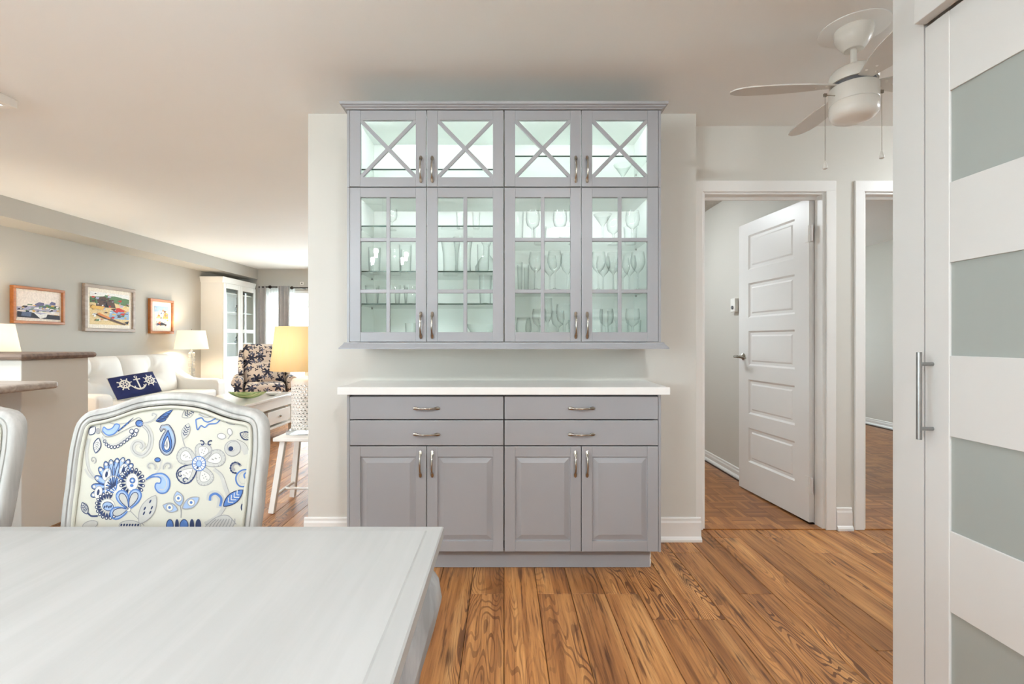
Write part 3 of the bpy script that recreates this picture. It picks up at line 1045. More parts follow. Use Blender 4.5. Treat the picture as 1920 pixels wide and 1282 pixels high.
for a in [('highball', 'rm', 968, 2.50), ('highball', 'rm', 981, 2.58), ('highball', 'rm', 993, 2.68), ('wine_glass', 'rm', 1005, 2.48), ('wine_glass', 'rm', 1031, 2.60),
          ('wine_glass', 'rm', 1040, 2.47), ('wine_glass', 'rm', 1064, 2.53), ('wine_glass', 'rm', 1085, 2.62), ('wine_glass', 'rm', 1122, 2.49), ('wine_glass', 'rm', 1131, 2.62),
          ('wine_glass', 'rm', 1150, 2.52), ('wine_glass', 'rm', 1180, 2.60), ('wine_glass', 'rm', 1196, 2.49), ('wine_glass', 'rm', 1168, 2.68),
          ('stemless_glass', 'rb', 982, 2.48), ('stemless_glass', 'rb', 999, 2.60), ('goblet', 'rb', 1011, 2.50), ('champagne_flute', 'rb', 1027, 2.58), ('goblet', 'rb', 1058, 2.48, 1.15),
          ('goblet', 'rb', 1046, 2.66), ('tumbler', 'rb', 1078, 2.58), ('highball', 'rb', 1118, 2.48), ('goblet', 'rb', 1137, 2.50), ('highball', 'rb', 1150, 2.62), ('tumbler', 'rb', 1166, 2.68),
          ('goblet', 'rb', 1186, 2.49), ('tumbler', 'rb', 1189, 2.58),
          ('highball', 'rt', 970, 2.50), ('goblet', 'rt', 999, 2.50), ('tumbler', 'rt', 1012, 2.62), ('goblet', 'rt', 1050, 2.50), ('champagne_flute', 'rt', 1076, 2.60),
          ('martini_glass', 'rt', 1130, 2.50), ('goblet', 'rt', 1150, 2.62), ('goblet', 'rt', 1186, 2.50), ('tumbler', 'rt', 1182, 2.62),
          ('glass_vase', 'lm', 868, 2.52), ('glass_vase', 'lm', 845, 2.64), ('highball', 'lm', 906, 2.52), ('decanter', 'lm', 912, 2.64),
          ('highball', 'lm', 702, 2.60), ('highball', 'lm', 760, 2.52), ('highball', 'lm', 742, 2.64),
          ('tumbler', 'll', 698, 2.52), ('tumbler', 'll', 718, 2.62), ('tumbler', 'll', 738, 2.50), ('tumbler', 'll', 752, 2.60), ('tumbler', 'll', 770, 2.50), ('highball', 'll', 910, 2.50),
          ('highball', 'lt', 863, 2.52, .6), ('highball', 'lt', 893, 2.52, .6), ('goblet', 'lt', 735, 2.55, .75), ('glass_bowl', 'lb', 905, 2.56), ('tumbler', 'lb', 770, 2.50, .8),
          ('martini_glass', 'ut', 1168, 2.50)]:
    glassw(*a)
wb = MB().lathe([(.001, .004), (.024, .001), (.040, .012), (.052, .030), (.052, .032), (.049, .031), (.037, .014), (.001, .007)], (.684, 2.60, 1.9165), 28, cap0=False, cap1=False)
tag(obj('serving_bowl', wb, 'white', smooth=True), 'small white bowl in the cross-paned cabinet', 'bowl')

# ------------------------------------------------------------------ dining table
TX1, TY1 = -.126, 1.007
TX0, TY0, TZ = -2.05, -.05, .760
tb = thing('dining_table', 'whitewashed dining table with carved cabriole legs', 'table', ((TX0 + TX1) / 2, (TY0 + TY1) / 2, 0))
# top: flat field, shallow step 3 cm in from the edge, thin rounded lip
rings = [(.0, TZ - .026), (.0, TZ - .006), (.003, TZ - .0035), (.030, TZ - .0015), (.033, TZ)]
vs, fs = [], []
for ins, z in rings:
    vs += [(TX0 + ins, TY0 + ins, z), (TX1 - ins, TY0 + ins, z), (TX1 - ins, TY1 - ins, z), (TX0 + ins, TY1 - ins, z)]
for i in range(len(rings) - 1):
    for k in range(4):
        fs.append((i * 4 + k, i * 4 + (k + 1) % 4, (i + 1) * 4 + (k + 1) % 4, (i + 1) * 4 + k))
n = (len(rings) - 1) * 4
fs += [(n, n + 1, n + 2, n + 3), (3, 2, 1, 0)]
obj('tabletop', MB().add(vs, fs), 'limedx', tb)


def apron(a, b, inward):
    """board under the top with a scalloped lower edge"""
    a, b, n = Vector(a), Vector(b), Vector(inward)
    L = (b - a).length
    d = (b - a).normalized()
    poly = [(0, TZ - .026), (L, TZ - .026)]
    for i in range(31):
        t = 1 - i / 30
        poly.append((L * t, TZ - .085 - .035 * abs(2 * t - 1) ** 4 - .012 * math.cos(6 * PI * t)))
    return MB().prism(poly, lambda s, z: tuple(a + d * s + Vector((0, 0, z))), lambda s, z: tuple(a + d * s + n * .022 + Vector((0, 0, z))))


ix0, ix1, iy0, iy1 = TX0 + .055, TX1 - .055, TY0 + .055, TY1 - .055
for a, b, nn in (((ix0, iy1), (ix1, iy1), (0, -1, 0)), ((ix0, iy0), (ix1, iy0), (0, 1, 0)), ((ix1, iy0), (ix1, iy1), (-1, 0, 0)), ((ix0, iy0), (ix0, iy1), (1, 0, 0))):
    obj('apron', apron(a + (0,), b + (0,), nn), 'limedk', tb)


def cabriole(cx, cy, sx, sy, top, k=1.0):
    """square-topped leg that swells at the knee, pinches and kicks out at the foot"""
    st = [(0, .050, 0), (.015, .046, 0), (.05, .024, .012), (.12, .022, .006), (.25, .025, -.004), (.40, .031, -.006), (.50, .038, .004), (.575, .047, .018),
          (.625, .050, .028), (.665, .046, .026), (.705, .038, .012), (top, .035, .006)]
    st = [(z * top / .734, r, o) for z, r, o in st[:-1]] + [st[-1]]
    mb = MB(); vs, fs = [], []
    N = 16
    for z, r, o in st:
        for i in range(N):
            a = 2 * PI * i / N
            ca, sa = math.cos(a), math.sin(a)
            q = (abs(ca) ** 3.2 + abs(sa) ** 3.2) ** (-1 / 3.2)
            vs.append((cx + sx * o * k + r * k * q * ca, cy + sy * o * k + r * k * q * sa, z))
    for j in range(len(st) - 1):
        for i in range(N):
            i2 = (i + 1) % N
            fs.append((j * N + i, j * N + i2, (j + 1) * N + i2, (j + 1) * N + i))
    fs += [tuple(range(N - 1, -1, -1)), tuple((len(st) - 1) * N + i for i in range(N))]
    return mb.add(vs, fs)


for sx, sy in ((1, 1), (1, -1), (-1, 1), (-1, -1)):
    cx = ix1 - .022 if sx > 0 else ix0 + .022
    cy = iy1 - .022 if sy > 0 else iy0 + .022
    obj('leg', cabriole(cx, cy, sx, sy, TZ - .026), 'limedk', tb, smooth=True)

# ------------------------------------------------------------------ dining chairs
CXC, CYB, LEAN = -.760, 1.062, .165            # centre of the back, its depth at 0.76 m, rearward lean per metre


def back_pt(x, y):
    """photo pixel on the chair back plane -> (u, v)"""
    Y = CYB
    for _ in range(4):
        z = EYE - (y - VY) * Y / FPX
        Y = CYB + (z - .76) * LEAN
    return (x - VX) * Y / FPX - CXC, z


def S(u, v, h=0.0):
    """back surface in chair space (root under the back, chair faces -y)"""
    return (u, (v - .76) * LEAN - h, v)


OUT = [back_pt(*p) for p in ((326, 737), (310, 737.6), (295, 739), (278, 741), (262, 744), (248, 748), (234, 753), (219, 758.5), (200, 764), (181, 767.5), (168, 771), (159, 776), (151, 783),
                             (145, 791), (140.5, 801), (137.5, 811), (134, 826), (131, 840), (128, 860), (125, 885), (122.5, 910), (119, 935), (116.7, 953), (113.7, 984))]
u0 = OUT[0][0]
left = [(u - u0, v) for u, v in OUT]
ub, vb = left[-1]
left += [(ub + .006, vb - .06), (ub + .014, vb - .12), (ub + .022, vb - .19), (ub + .028, vb - .25)]
CONT = [(u, v) for u, v in left[::-1]] + [(-u, v) for u, v in left[1:]]   # open contour bottom-left -> top -> bottom-right


def offset(pts, d):
    out = []
    for i, p in enumerate(pts):
        a = Vector(pts[max(i - 1, 0)]); b = Vector(pts[min(i + 1, len(pts) - 1)])
        t = (b - a).normalized()
        n = Vector((t.y, -t.x))               # to the inside of the left-top-right contour
        out.append((p[0] + n.x * d, p[1] + n.y * d))
    return out


PROF = [(.012, -.036), (.002, -.034), (0, -.028), (0, -.006), (.003, -.001), (.008, .001), (.0125, 0), (.0135, -.0035), (.0150, -.0035), (.0160, 0), (.021, .0015), (.025, -.001), (.027, -.007), (.027, -.03)]
HMAX = .016
VC = .785


def dome(u, v):
    return HMAX * max(0, 1 - (abs(u) / .205) ** 4) * max(0, 1 - (abs(v - VC) / .235) ** 4) - .008


def build_chair():
    t = thing('dining_chair', '', 'chair', (0, 0, 0))
    mb = MB()
    loops = [offset(CONT, d) for d, h in PROF]
    nP, nC = len(PROF), len(CONT)
    vs = [S(*loops[k][i], PROF[k][1]) for i in range(nC) for k in range(nP)]
    fs = []
    for i in range(nC - 1):
        for k in range(nP):
            k2 = (k + 1) % nP
            fs.append((i * nP + k, i * nP + k2, (i + 1) * nP + k2, (i + 1) * nP + k))
    fs += [tuple(range(nP)), tuple(range(nC * nP - 1, (nC - 1) * nP - 1, -1))]
    fr = obj('back_frame', mb.add(vs, fs), 'limed', t, smooth=True)
    # padded panel: rings from the inner contour to the centre; closed by a lower rail
    inner = offset(CONT, .0275)
    lo = [p for p in inner if p[1] > .565]
    lo = [(lo[0][0], .565)] + lo + [(lo[-1][0], .565)]
    m = len(lo)
    nb = 12
    bottom = [(lo[-1][0] + (lo[0][0] - lo[-1][0]) * k / nb, .565) for k in range(1, nb)]
    ringp = lo + bottom
    N = len(ringp)
    vs, fs = [], []
    R = 22
    for r in range(R):
        f = 1 - r / (R - .5)
        f = 1 - (1 - f) ** 1.4 if f > 0 else 0
        for (u, v) in ringp:
            uu, vv = u * f, VC + (v - VC) * f
            vs.append(S(uu, vv, dome(uu, vv)))
    for r in range(R - 1):
        for i in range(N):
            j = (i + 1) % N
            fs.append((r * N + i, r * N + j, (r + 1) * N + j, (r + 1) * N + i))
    fs.append(tuple((R - 1) * N + i for i in range(N)))
    # rear cover
    bk = [S(u, v, -.030) for u, v in ringp]
    o = len(vs); vs += bk; fs.append(tuple(o + i for i in range(N)))
    pad = obj('back_cushion', MB().add(vs, fs), 'cream', t, smooth=True)
    pp = [S(u, v, dome(u, v) + .003) for u, v in offset(CONT, .031) if v > .56]
    obj('piping', MB().tube(pp, .0038, 8), 'cream', pad, smooth=True)
    # the printed pattern, laid on the pad
    pr = PRINT()
    obj('fabric_print', pr, ['p_navy', 'p_blue', 'p_sky', 'p_grey', 'p_pale', 'p_white', 'cream'], pad, fixn=False)
    # lower rail, seat, legs
    obj('back_rail', MB().box(-.165, .165, -.075, -.040, .50, .565), 'limed', t, bevel=.006)
    def seatpoly(g):
        return [(-.20 - g, .0 - .03), (.20 + g, -.03), (.245 + g, -.25), (.25 + g, -.44 - g), (.12, -.475 - g), (-.12, -.475 - g), (-.25 - g, -.44 - g), (-.245 - g, -.25)]
    obj('seat_rail', MB().prism(seatpoly(0), lambda a, b: (a, b, .375), lambda a, b: (a, b, .435)), 'limed', t, bevel=.006)
    obj('seat', MB().prism(seatpoly(-.012), lambda a, b: (a, b, .435), lambda a, b: (a, b, .495)), 'cream', t, bevel=.028, seg=4, smooth=True)
    for sx in (-1, 1):
        obj('leg', cabriole(sx * .215, -.425, sx, -1, .375, .62), 'limed', t, smooth=True)
        obj('leg', MB().tube([(sx * .165, -.055, .52), (sx * .180, -.035, .40), (sx * .19, .0, .2), (sx * .20, .06, 0)], [(.02, .02), (.02, .02), (.017, .017), (.015, .015)], 8), 'limed', t, smooth=True)
    return t


# --- fabric print: motifs drawn in the pixel frame of one enlarged view, turned into flat shapes on the pad
NAVY, BLUE, SKYC, GREY, PALE, WHITE, CREAM = range(7)
LIMIT = offset(CONT, .0335)


def inside(u, v):
    if v < .57: return False
    half = None
    pts = LIMIT
    for i in range(len(pts) // 2):
        (ua, va), (ub_, vb_) = pts[i], pts[i + 1]
        if (va - v) * (vb_ - v) <= 0 and abs(vb_ - va) > 1e-6:
            half = abs(ua + (ub_ - ua) * (v - va) / (vb_ - va))
    return half is not None and abs(u) <= half


def PRINT():
    mb = MB()
    st = {'n': 0}

    def P(x, y):
        return back_pt(x / 3.4286, 720 + y / 3.4286)

    def put(poly, col):
        st['n'] += 1
        h = .0005 + st['n'] * .7e-6
        uv = [P(*p) for p in poly]
        if sum(inside(*q) for q in uv) < len(uv): 
            if not all(inside(*q) for q in uv): return
        mb.add([S(u, v, dome(u, v) + h) for u, v in uv], [tuple(range(len(uv)))], col)

    def line(pts, w, col, taper=False):
        st['n'] += 1
        h = .0005 + st['n'] * .7e-6
        w = w * 1.25
        pts = [Vector(p) for p in pts]
        n = len(pts)
        prev = None
        for i in range(n):
            a, b = pts[max(i - 1, 0)], pts[min(i + 1, n - 1)]
            t = (b - a)
            if t.length < 1e-6: continue
            t.normalize()
            nn = Vector((-t.y, t.x))
            ww = w * (1 - .8 * i / (n - 1) if taper else 1) / 2
            l, r = P(*(pts[i] + nn * ww)), P(*(pts[i] - nn * ww))
            if prev and inside(*l) and inside(*r) and inside(*prev[0]) and inside(*prev[1]):
                q = [prev[0], l, r, prev[1]]
                mb.add([S(u, v, dome(u, v) + h) for u, v in q], [(0, 1, 2, 3)], col)
            prev = (l, r)

    def ell(cx, cy, a, b, rot, n=18):
        c, s = math.cos(rot), math.sin(rot)
        return [(cx + a * math.cos(t) * c - b * math.sin(t) * s, cy + a * math.cos(t) * s + b * math.sin(t) * c) for t in [2 * PI * i / n for i in range(n)]]

    def disc(cx, cy, a, b, rot, col, out=None, w=5):
        put(ell(cx, cy, a, b, rot), col)
        if out is not None:
            e = ell(cx, cy, a, b, rot, 22); line(e + e[:1], w, out)

    def tear(x0, y0, x1, y1, w, n=20):
        """teardrop from the point (x0,y0) to the round end (x1,y1)"""
        d = Vector((x1 - x0, y1 - y0)); L = d.length; d.normalize(); nn = Vector((-d.y, d.x))
        pts = []
        for i in range(n):
            t = 2 * PI * i / n
            s = (1 - math.cos(t)) / 2
            k = math.sin(t) * (math.sin(t / 2) ** 1.2)
            p = Vector((x0, y0)) + d * (L * s) + nn * (w / 2 * k * 1.25)
            pts.append((p.x, p.y))
        return pts

    def petal(x0, y0, x1, y1, w, col, out=None, ow=5, inner=None):
        p = tear(x0, y0, x1, y1, w)
        put(p, col)
        if inner is not None:
            d = Vector((x1 - x0, y1 - y0)) * .18
            put(tear(x0 + d.x * 1.8, y0 + d.y * 1.8, x1 - d.x * .8, y1 - d.y * .8, w * .55), inner)
        if out is not None:
            line(p + p[:1], ow, out)

    def spiral(cx, cy, r0, r1, a0, a1, n=26):
        return [(cx + (r0 + (r1 - r0) * i / (n - 1)) * math.cos(a0 + (a1 - a0) * i / (n - 1)), cy + (r0 + (r1 - r0) * i / (n - 1)) * math.sin(a0 + (a1 - a0) * i / (n - 1))) for i in range(n)]

    def curve(*k, n=9):
        out = []
        k = list(k)
        for i in range(len(k) - 1):
            p0, p1, p2, p3 = [Vector(k[min(max(j, 0), len(k) - 1)]) for j in (i - 1, i, i + 1, i + 2)]
            for q in range(n):
                t = q / n
                v = .5 * ((2 * p1) + (p2 - p0) * t + (2 * p0 - 5 * p1 + 4 * p2 - p3) * t * t + (3 * p1 - p0 - 3 * p2 + p3) * t ** 3)
                out.append((v.x, v.y))
        out.append(k[-1])
        return out

    def hairs(pts, L, w, col, side=1):
        for i in range(1, len(pts) - 1, 1):
            a, b = Vector(pts[i - 1]), Vector(pts[i + 1])
            t = (b - a).normalized(); nn = Vector((-t.y, t.x)) * side
            p = Vector(pts[i])
            line([p, p + nn * L], w, col)

    def lobes(cx, cy, r0, r1, a0, a1, n, w, col, tip, out=None, sx=1.0):
        for i in range(n):
            a = math.radians(a0 + (a1 - a0) * i / (n - 1))
            x0, y0 = cx + r0 * math.cos(a) * sx, cy - r0 * math.sin(a)
            x1, y1 = cx + r1 * math.cos(a) * sx, cy - r1 * math.sin(a)
            petal(x0, y0, x1, y1, w, col, out, 4)
            disc(x0 + (x1 - x0) * .76, y0 + (y1 - y0) * .76, w * .22, w * .22, 0, tip)

    def leaf(x0, y0, x1, y1, w, col, out, veins=None, ow=5):
        d = Vector((x1 - x0, y1 - y0)); L = d.length; d.normalize(); nn = Vector((-d.y, d.x))
        A = [Vector((x0, y0)) + d * (L * t) + nn * (w / 2 * math.sin(PI * t) ** .8) for t in [i / 10 for i in range(11)]]
        B = [Vector((x0, y0)) + d * (L * t) - nn * (w / 2 * math.sin(PI * t) ** .8) for t in [i / 10 for i in range(11)]]
        poly = [tuple(p) for p in A] + [tuple(p) for p in B[-2:0:-1]]
        put(poly, col); line(poly + poly[:1], ow, out)
        if veins is not None:
            line([(x0, y0), (x1, y1)], 3, veins)
            for t in (.25, .4, .55, .7):
                p = Vector((x0, y0)) + d * (L * t)
                for s in (1, -1):
                    q = p + d * (L * .14) + nn * (s * w * .32)
                    line([p, q], 4, veins)

    # stems first
    line(curve((545, 545), (580, 590), (640, 610)), 12, PALE); line(curve((570, 350), (555, 440), (575, 540), (620, 600)), 18, PALE)
    line(curve((560, 350), (545, 440), (565, 540), (615, 600)), 3, GREY)
    line(curve((950, 610), (1000, 585), (1040, 540), (1055, 480)), 9, PALE)
    line(curve((850, 800), (900, 850), (945, 900)), 4, GREY); line(curve((1180, 850), (1180, 800), (1170, 760)), 5, GREY)
    line(curve((1385, 540), (1430, 580), (1455, 660), (1470, 720), (1440, 800), (1400, 850), (1330, 890)), 20, PALE)
    line(curve((1393, 536), (1440, 580), (1468, 660), (1480, 720), (1450, 805), (1405, 858), (1335, 896)), 3, GREY)
    line(curve((1510, 370), (1560, 400), (1590, 480), (1600, 560), (1640, 600)), 26, PALE); line(curve((1525, 352), (1580, 390), (1605, 480), (1612, 555), (1645, 595)), 3, GREY)
    line(curve((1600, 560), (1600, 450), (1620, 380)), 5, PALE); line(curve((1470, 350), (1490, 320), (1490, 290)), 4, GREY)
    line(curve((1205, 400), (1190, 360), (1185, 330)), 5, GREY)

    # big fan flower
    for (x, y, c) in ((592, 715, BLUE), (596, 655, BLUE), (620, 590, BLUE), (648, 530, BLUE), (690, 492, BLUE), (728, 480, SKYC), (772, 470, BLUE), (812, 466, SKYC), (850, 478, BLUE), (872, 505, BLUE)):
        petal(745, 655, x, y, 46, c, NAVY, 4, SKYC)
        d = Vector((745 - x, 655 - y)).normalized() * 20
        disc(x + d.x, y + d.y, 10, 10, 0, WHITE, GREY, 3)
    for (x, y) in ((700, 575), (812, 545), (645, 690)):
        disc(x, y, 26, 40, .3, WHITE, GREY, 3); disc(x, y, 9, 20, .2, NAVY)
    put([(690, 700)] + [(745 + 58 * math.cos(math.radians(a)), 645 - 62 * math.sin(math.radians(a))) for a in range(190, -11, -20)] + [(800, 690)], WHITE)
    line([(745 + 58 * math.cos(math.radians(a)), 645 - 62 * math.sin(math.radians(a))) for a in range(200, -11, -10)], 4, GREY)
    for a, b in (((720, 610), (765, 675)), ((705, 640), (755, 680)), ((772, 600), (765, 665)), ((700, 672), (750, 690))):
        line([a, b], 7, BLUE)
    lobes(868, 625, 44, 98, -55, 235, 15, 24, NAVY, WHITE, sx=.86)
    disc(868, 622, 40, 56, .1, WHITE, GREY, 3); disc(870, 612, 17, 17, 0, BLUE, NAVY, 3); disc(870, 612, 7, 7, 0, WHITE); disc(866, 644, 12, 10, 0, BLUE)
    lobes(712, 775, 42, 90, 75, 300, 13, 25, NAVY, WHITE)
    disc(710, 772, 48, 42, .2, WHITE, GREY, 3); disc(712, 778, 36, 28, .2, SKYC, NAVY, 4)
    for k in range(4): disc(690 + k * 14, 782 - 4 * (k % 2), 5, 9, .3, NAVY)
    for x, y in ((785, 680), (905, 672), (728, 832)):
        petal(848, 798, x, y, 82, SKYC, BLUE, 7); petal(845, 790, x + (845 - x) * .14, y + (795 - y) * .14, 50, PALE, NAVY, 4)
    disc(846, 797, 13, 13, 0, WHITE, GREY, 3)

    # grey five-petal flower
    for x, y, dk in ((1335, 378, 0), (1455, 455, 0), (1350, 640, 0), (1165, 610, 1), (1160, 430, 0)):
        petal(1293, 505, x, y, 118, PALE, NAVY if dk else GREY, 7 if dk else 4)
        d = Vector((1293 - x, 505 - y)) * .22
        petal(1293 + (x - 1293) * .3, 505 + (y - 505) * .3, x + d.x * .7, y + d.y * .7, 72, WHITE, GREY, 3)
        e = tear(1293, 505, x, y, 118)
        hairs(e[4:17], -9, 3, NAVY if dk else GREY)
        for k in range(5):
            disc(1293 + (x - 1293) * (.5 + .06 * k) + 8 * (-1) ** k, 505 + (y - 505) * (.5 + .06 * k), 4, 4, 0, GREY)
    line(spiral(1310, 378, 20, 5, -2.2, 2.4), 6, NAVY); line(spiral(1362, 378, 20, 5, -.9, -5.5), 6, NAVY)
    line(spiral(1178, 575, 4, 22, 0, 5), 6, NAVY); line(spiral(1205, 612, 4, 20, 1, 6), 6, NAVY)
    disc(1293, 505, 42, 46, 0, WHITE, BLUE, 5)
    for k in range(12):
        a = 2 * PI * k / 12
        line([(1293 + 20 * math.cos(a), 505 + 22 * math.sin(a)), (1293 + 40 * math.cos(a), 505 + 43 * math.sin(a))], 3, BLUE)
    disc(1293, 505, 17, 19, 0, SKYC, BLUE, 4)

    # paisley
    pz = curve((1062, 262), (1095, 262), (1128, 310), (1138, 370), (1118, 430), (1085, 450), (1052, 425), (1040, 375), (1058, 325), (1076, 295), (1060, 285), (1048, 300), (1040, 285), (1048, 264), (1062, 262))
    put(pz, SKYC); line(pz, 6, NAVY); hairs(pz, 8, 3, GREY, 1)
    petal(1092, 292, 1086, 432, 68, BLUE, NAVY, 4); petal(1090, 330, 1086, 420, 40, WHITE, NAVY, 4); petal(1088, 350, 1086, 405, 18, GREY)

    # upper left paisley with scalloped edge and the grey curl
    sw = curve((650, 250), (665, 225), (720, 250), (770, 255), (830, 245), (870, 225), (900, 215), (925, 240), (900, 262), (860, 270), (800, 300), (740, 330), (690, 335), (660, 310), (650, 280), (650, 250))
    put(sw, PALE); line(sw, 4, GREY)
    sw2 = curve((665, 300), (700, 325), (740, 318), (768, 290), (775, 262), (750, 255), (730, 280), (700, 290), (672, 275), (665, 300)); put(sw2, SKYC); line(sw2, 6, BLUE)
    for k in range(7): line(curve((770 + k * 10, 300 - k * 8), (800 + k * 8, 270 - k * 7), (822 + k * 7, 250 - k * 6)), 7, BLUE if k % 2 else NAVY, True)
    sc_ = curve((665, 335), (700, 385), (760, 390), (820, 350), (870, 310)); line(sc_, 24, PALE); line(sc_, 3, GREY)
    for i in range(4, len(sc_) - 2, 3): disc(sc_[i][0] + 6, sc_[i][1] + 8, 8, 10, .5, WHITE, NAVY, 4)
    for x, y in ((858, 300), (880, 318), (888, 296)): disc(x, y, 13, 13, 0, WHITE, NAVY, 4)
    disc(905, 250, 24, 20, .3, BLUE, NAVY, 5)
    g1 = curve((925, 255), (965, 290), (985, 345), (975, 410), (935, 450), (890, 440), (868, 405), (885, 370), (920, 370), (935, 395), (920, 412)); line(g1, 26, PALE); line(g1, 4, GREY)
    line(curve((915, 262), (960, 305), (970, 360), (955, 410)), 3, GREY)
    line(curve((925, 250), (980, 235), (1010, 200), (985, 188), (985, 205)), 12, PALE); line(curve((925, 250), (980, 235), (1010, 200), (985, 188), (985, 205)), 3, GREY)
    for k in range(4): leaf(1010, 235, 1075 + k * 12, 225 - k * 20, 22, BLUE, NAVY, None, 4)
    # leaves
    leaf(640, 345, 622, 440, 52, WHITE, NAVY, GREY, 6); leaf(570, 325, 612, 275, 44, WHITE, NAVY, None, 5); disc(632, 300, 16, 20, 0, GREY)
    line(spiral(605, 485, 4, 24, 0, 7.5), 5, GREY)
    leaf(1175, 210, 1250, 160, 58, WHITE, GREY, NAVY, 4); leaf(1190, 350, 1220, 250, 50, PALE, GREY, NAVY, 4)
    lf = curve((1265, 225), (1300, 215), (1320, 235), (1350, 240), (1400, 215), (1418, 225), (1395, 250), (1350, 255), (1325, 275), (1300, 265), (1280, 290), (1270, 260), (1265, 225)); put(lf, SKYC); line(lf, 6, BLUE)
    line(curve((1280, 190), (1330, 205), (1390, 195)), 14, PALE); line(curve((1280, 190), (1330, 212), (1395, 198)), 3, GREY)
    disc(1492, 238, 36, 20, .15, WHITE, GREY, 4)
    for k in range(6): line([(1492, 238), (1462 + k * 12, 258)], 3, NAVY)
    disc(1432, 332, 26, 18, .2, WHITE, GREY, 4); disc(1482, 305, 14, 22, -.3, WHITE, GREY, 4)
    leaf(1615, 350, 1545, 315, 50, WHITE, NAVY, GREY, 6); leaf(1640, 370, 1665, 435, 52, WHITE, NAVY, GREY, 6)
    disc(1655, 285, 24, 30, .2, SKYC, GREY, 4); disc(1662, 290, 12, 18, .4, BLUE)
    disc(1500, 410, 48, 50, 0, PALE, GREY, 4); disc(1490, 412, 15, 15, 0, NAVY); line(spiral(1500, 410, 12, 44, .5, 5), 3, GREY)
    line(spiral(1650, 495, 5, 32, 0, 8), 5, GREY)
    line(spiral(1518, 535, 14, 32, 1.8, 6), 12, GREY); 
    for k in range(9):
        a = 1.6 + k * .5; disc(1518 + 30 * math.cos(a), 535 + 34 * math.sin(a), 6, 9, a, NAVY)
    # blue commas
    for ox, oy, s, fl in ((1062, 630, 1, 1), (1560, 605, .86, -1)):
        c1 = curve(*[(ox + s * fl * dx, oy + s * dy) for dx, dy in ((-105, -25), (-60, -55), (0, -62), (40, -30), (45, 20), (20, 58), (-20, 60), (-45, 30), (-40, 0), (-15, -2), (-10, -28), (-30, -42), (-70, -40), (-105, -25))])
        put(c1, SKYC); line(c1, 7, BLUE)
        line(curve(*[(ox + s * fl * dx, oy + s * dy) for dx, dy in ((-50, -48), (5, -45), (28, 0), (10, 38), (-18, 38))]), 5, PALE)
    for cx, sg in ((985, 1), (1100, -1)):
        sp = spiral(cx, 525, 6, 34, PI / 2, PI / 2 + sg * 5.2); line(sp, 14, PALE); line(sp, 4, GREY)
    disc(1030, 480, 18, 13, 0, BLUE, NAVY, 4)
    # small sprig
    leaf(1175, 775, 1155, 680, 62, SKYC, GREY, None, 5); leaf(1190, 790, 1295, 720, 62, SKYC, GREY, None, 5); leaf(1160, 800, 1065, 770, 58, SKYC, GREY, None, 5)
    for x, y in ((1164, 725), (1245, 752), (1108, 784)): disc(x, y, 22, 22, 0, WHITE, GREY, 4); disc(x, y, 9, 9, 0, BLUE)
    leaf(915, 890, 1020, 705, 90, PALE, GREY, None, 4)
    for x, y in ((985, 745), (995, 785), (950, 790), (945, 820), (985, 815)): disc(x, y, 5, 13, .5, NAVY)
    leaf(570, 830, 530, 760, 48, PALE, NAVY, NAVY, 5); line(curve((575, 825), (600, 842), (645, 840)), 9, NAVY)
    leaf(1445, 780, 1560, 680, 66, BLUE, NAVY, WHITE, 5)
    line(curve((1420, 790), (1428, 730), (1400, 695), (1365, 705), (1360, 740)), 30, PALE); line(curve((1425, 780), (1432, 730), (1400, 698), (1368, 710), (1362, 742)), 12, BLUE)
    leaf(1600, 830, 1555, 770, 52, PALE, NAVY, NAVY, 6)
    for k in range(6): line([(1570, 790), (1525 + 4 * k, 750 + 22 * k)], 3, GREY)
    # lower edge
    fern = curve((1330, 910), (1400, 850), (1470, 840), (1520, 900)); put(fern + [(1440, 940), (1340, 940)], PALE); line(fern, 4, GREY)
    for k in range(8): line(curve((1350 + k * 20, 930), (1370 + k * 20, 890), (1400 + k * 16, 862)), 5, GREY)
    disc(855, 900, 70, 34, 0, PALE, GREY, 4); disc(590, 900, 55, 26, -.3, PALE, GREY, 4)
    for x in range(800, 920, 18): disc(x, 895, 6, 9, .4, NAVY)
    for x, w in ((1110, 22), (1155, 10), (1200, 26), (1250, 12), (1290, 16)): disc(x, 900, w, 40, 0, BLUE if w > 20 else NAVY, NAVY, 4)
    # what continues below the table edge
    for k in range(5):
        cx = 620 + k * 215
        lobes(cx, 1090 + 60 * (k % 2), 30, 85, -30, 210, 11, 26, BLUE if k % 2 else NAVY, WHITE)
        disc(cx, 1090 + 60 * (k % 2), 34, 36, 0, WHITE, GREY, 4)
    return mb


chair = build_chair()
chair.location = (CXC, CYB, 0)
chair['label'] = 'whitewashed dining chair with paisley print back facing the table corner'
chair['group'] = 'dining chairs along the table'
ch2 = copy_tree(chair)
ch2.location = (CXC - .556, CYB - .01, 0)
ch2['label'] = 'whitewashed dining chair with paisley back nearest the wooden counter'

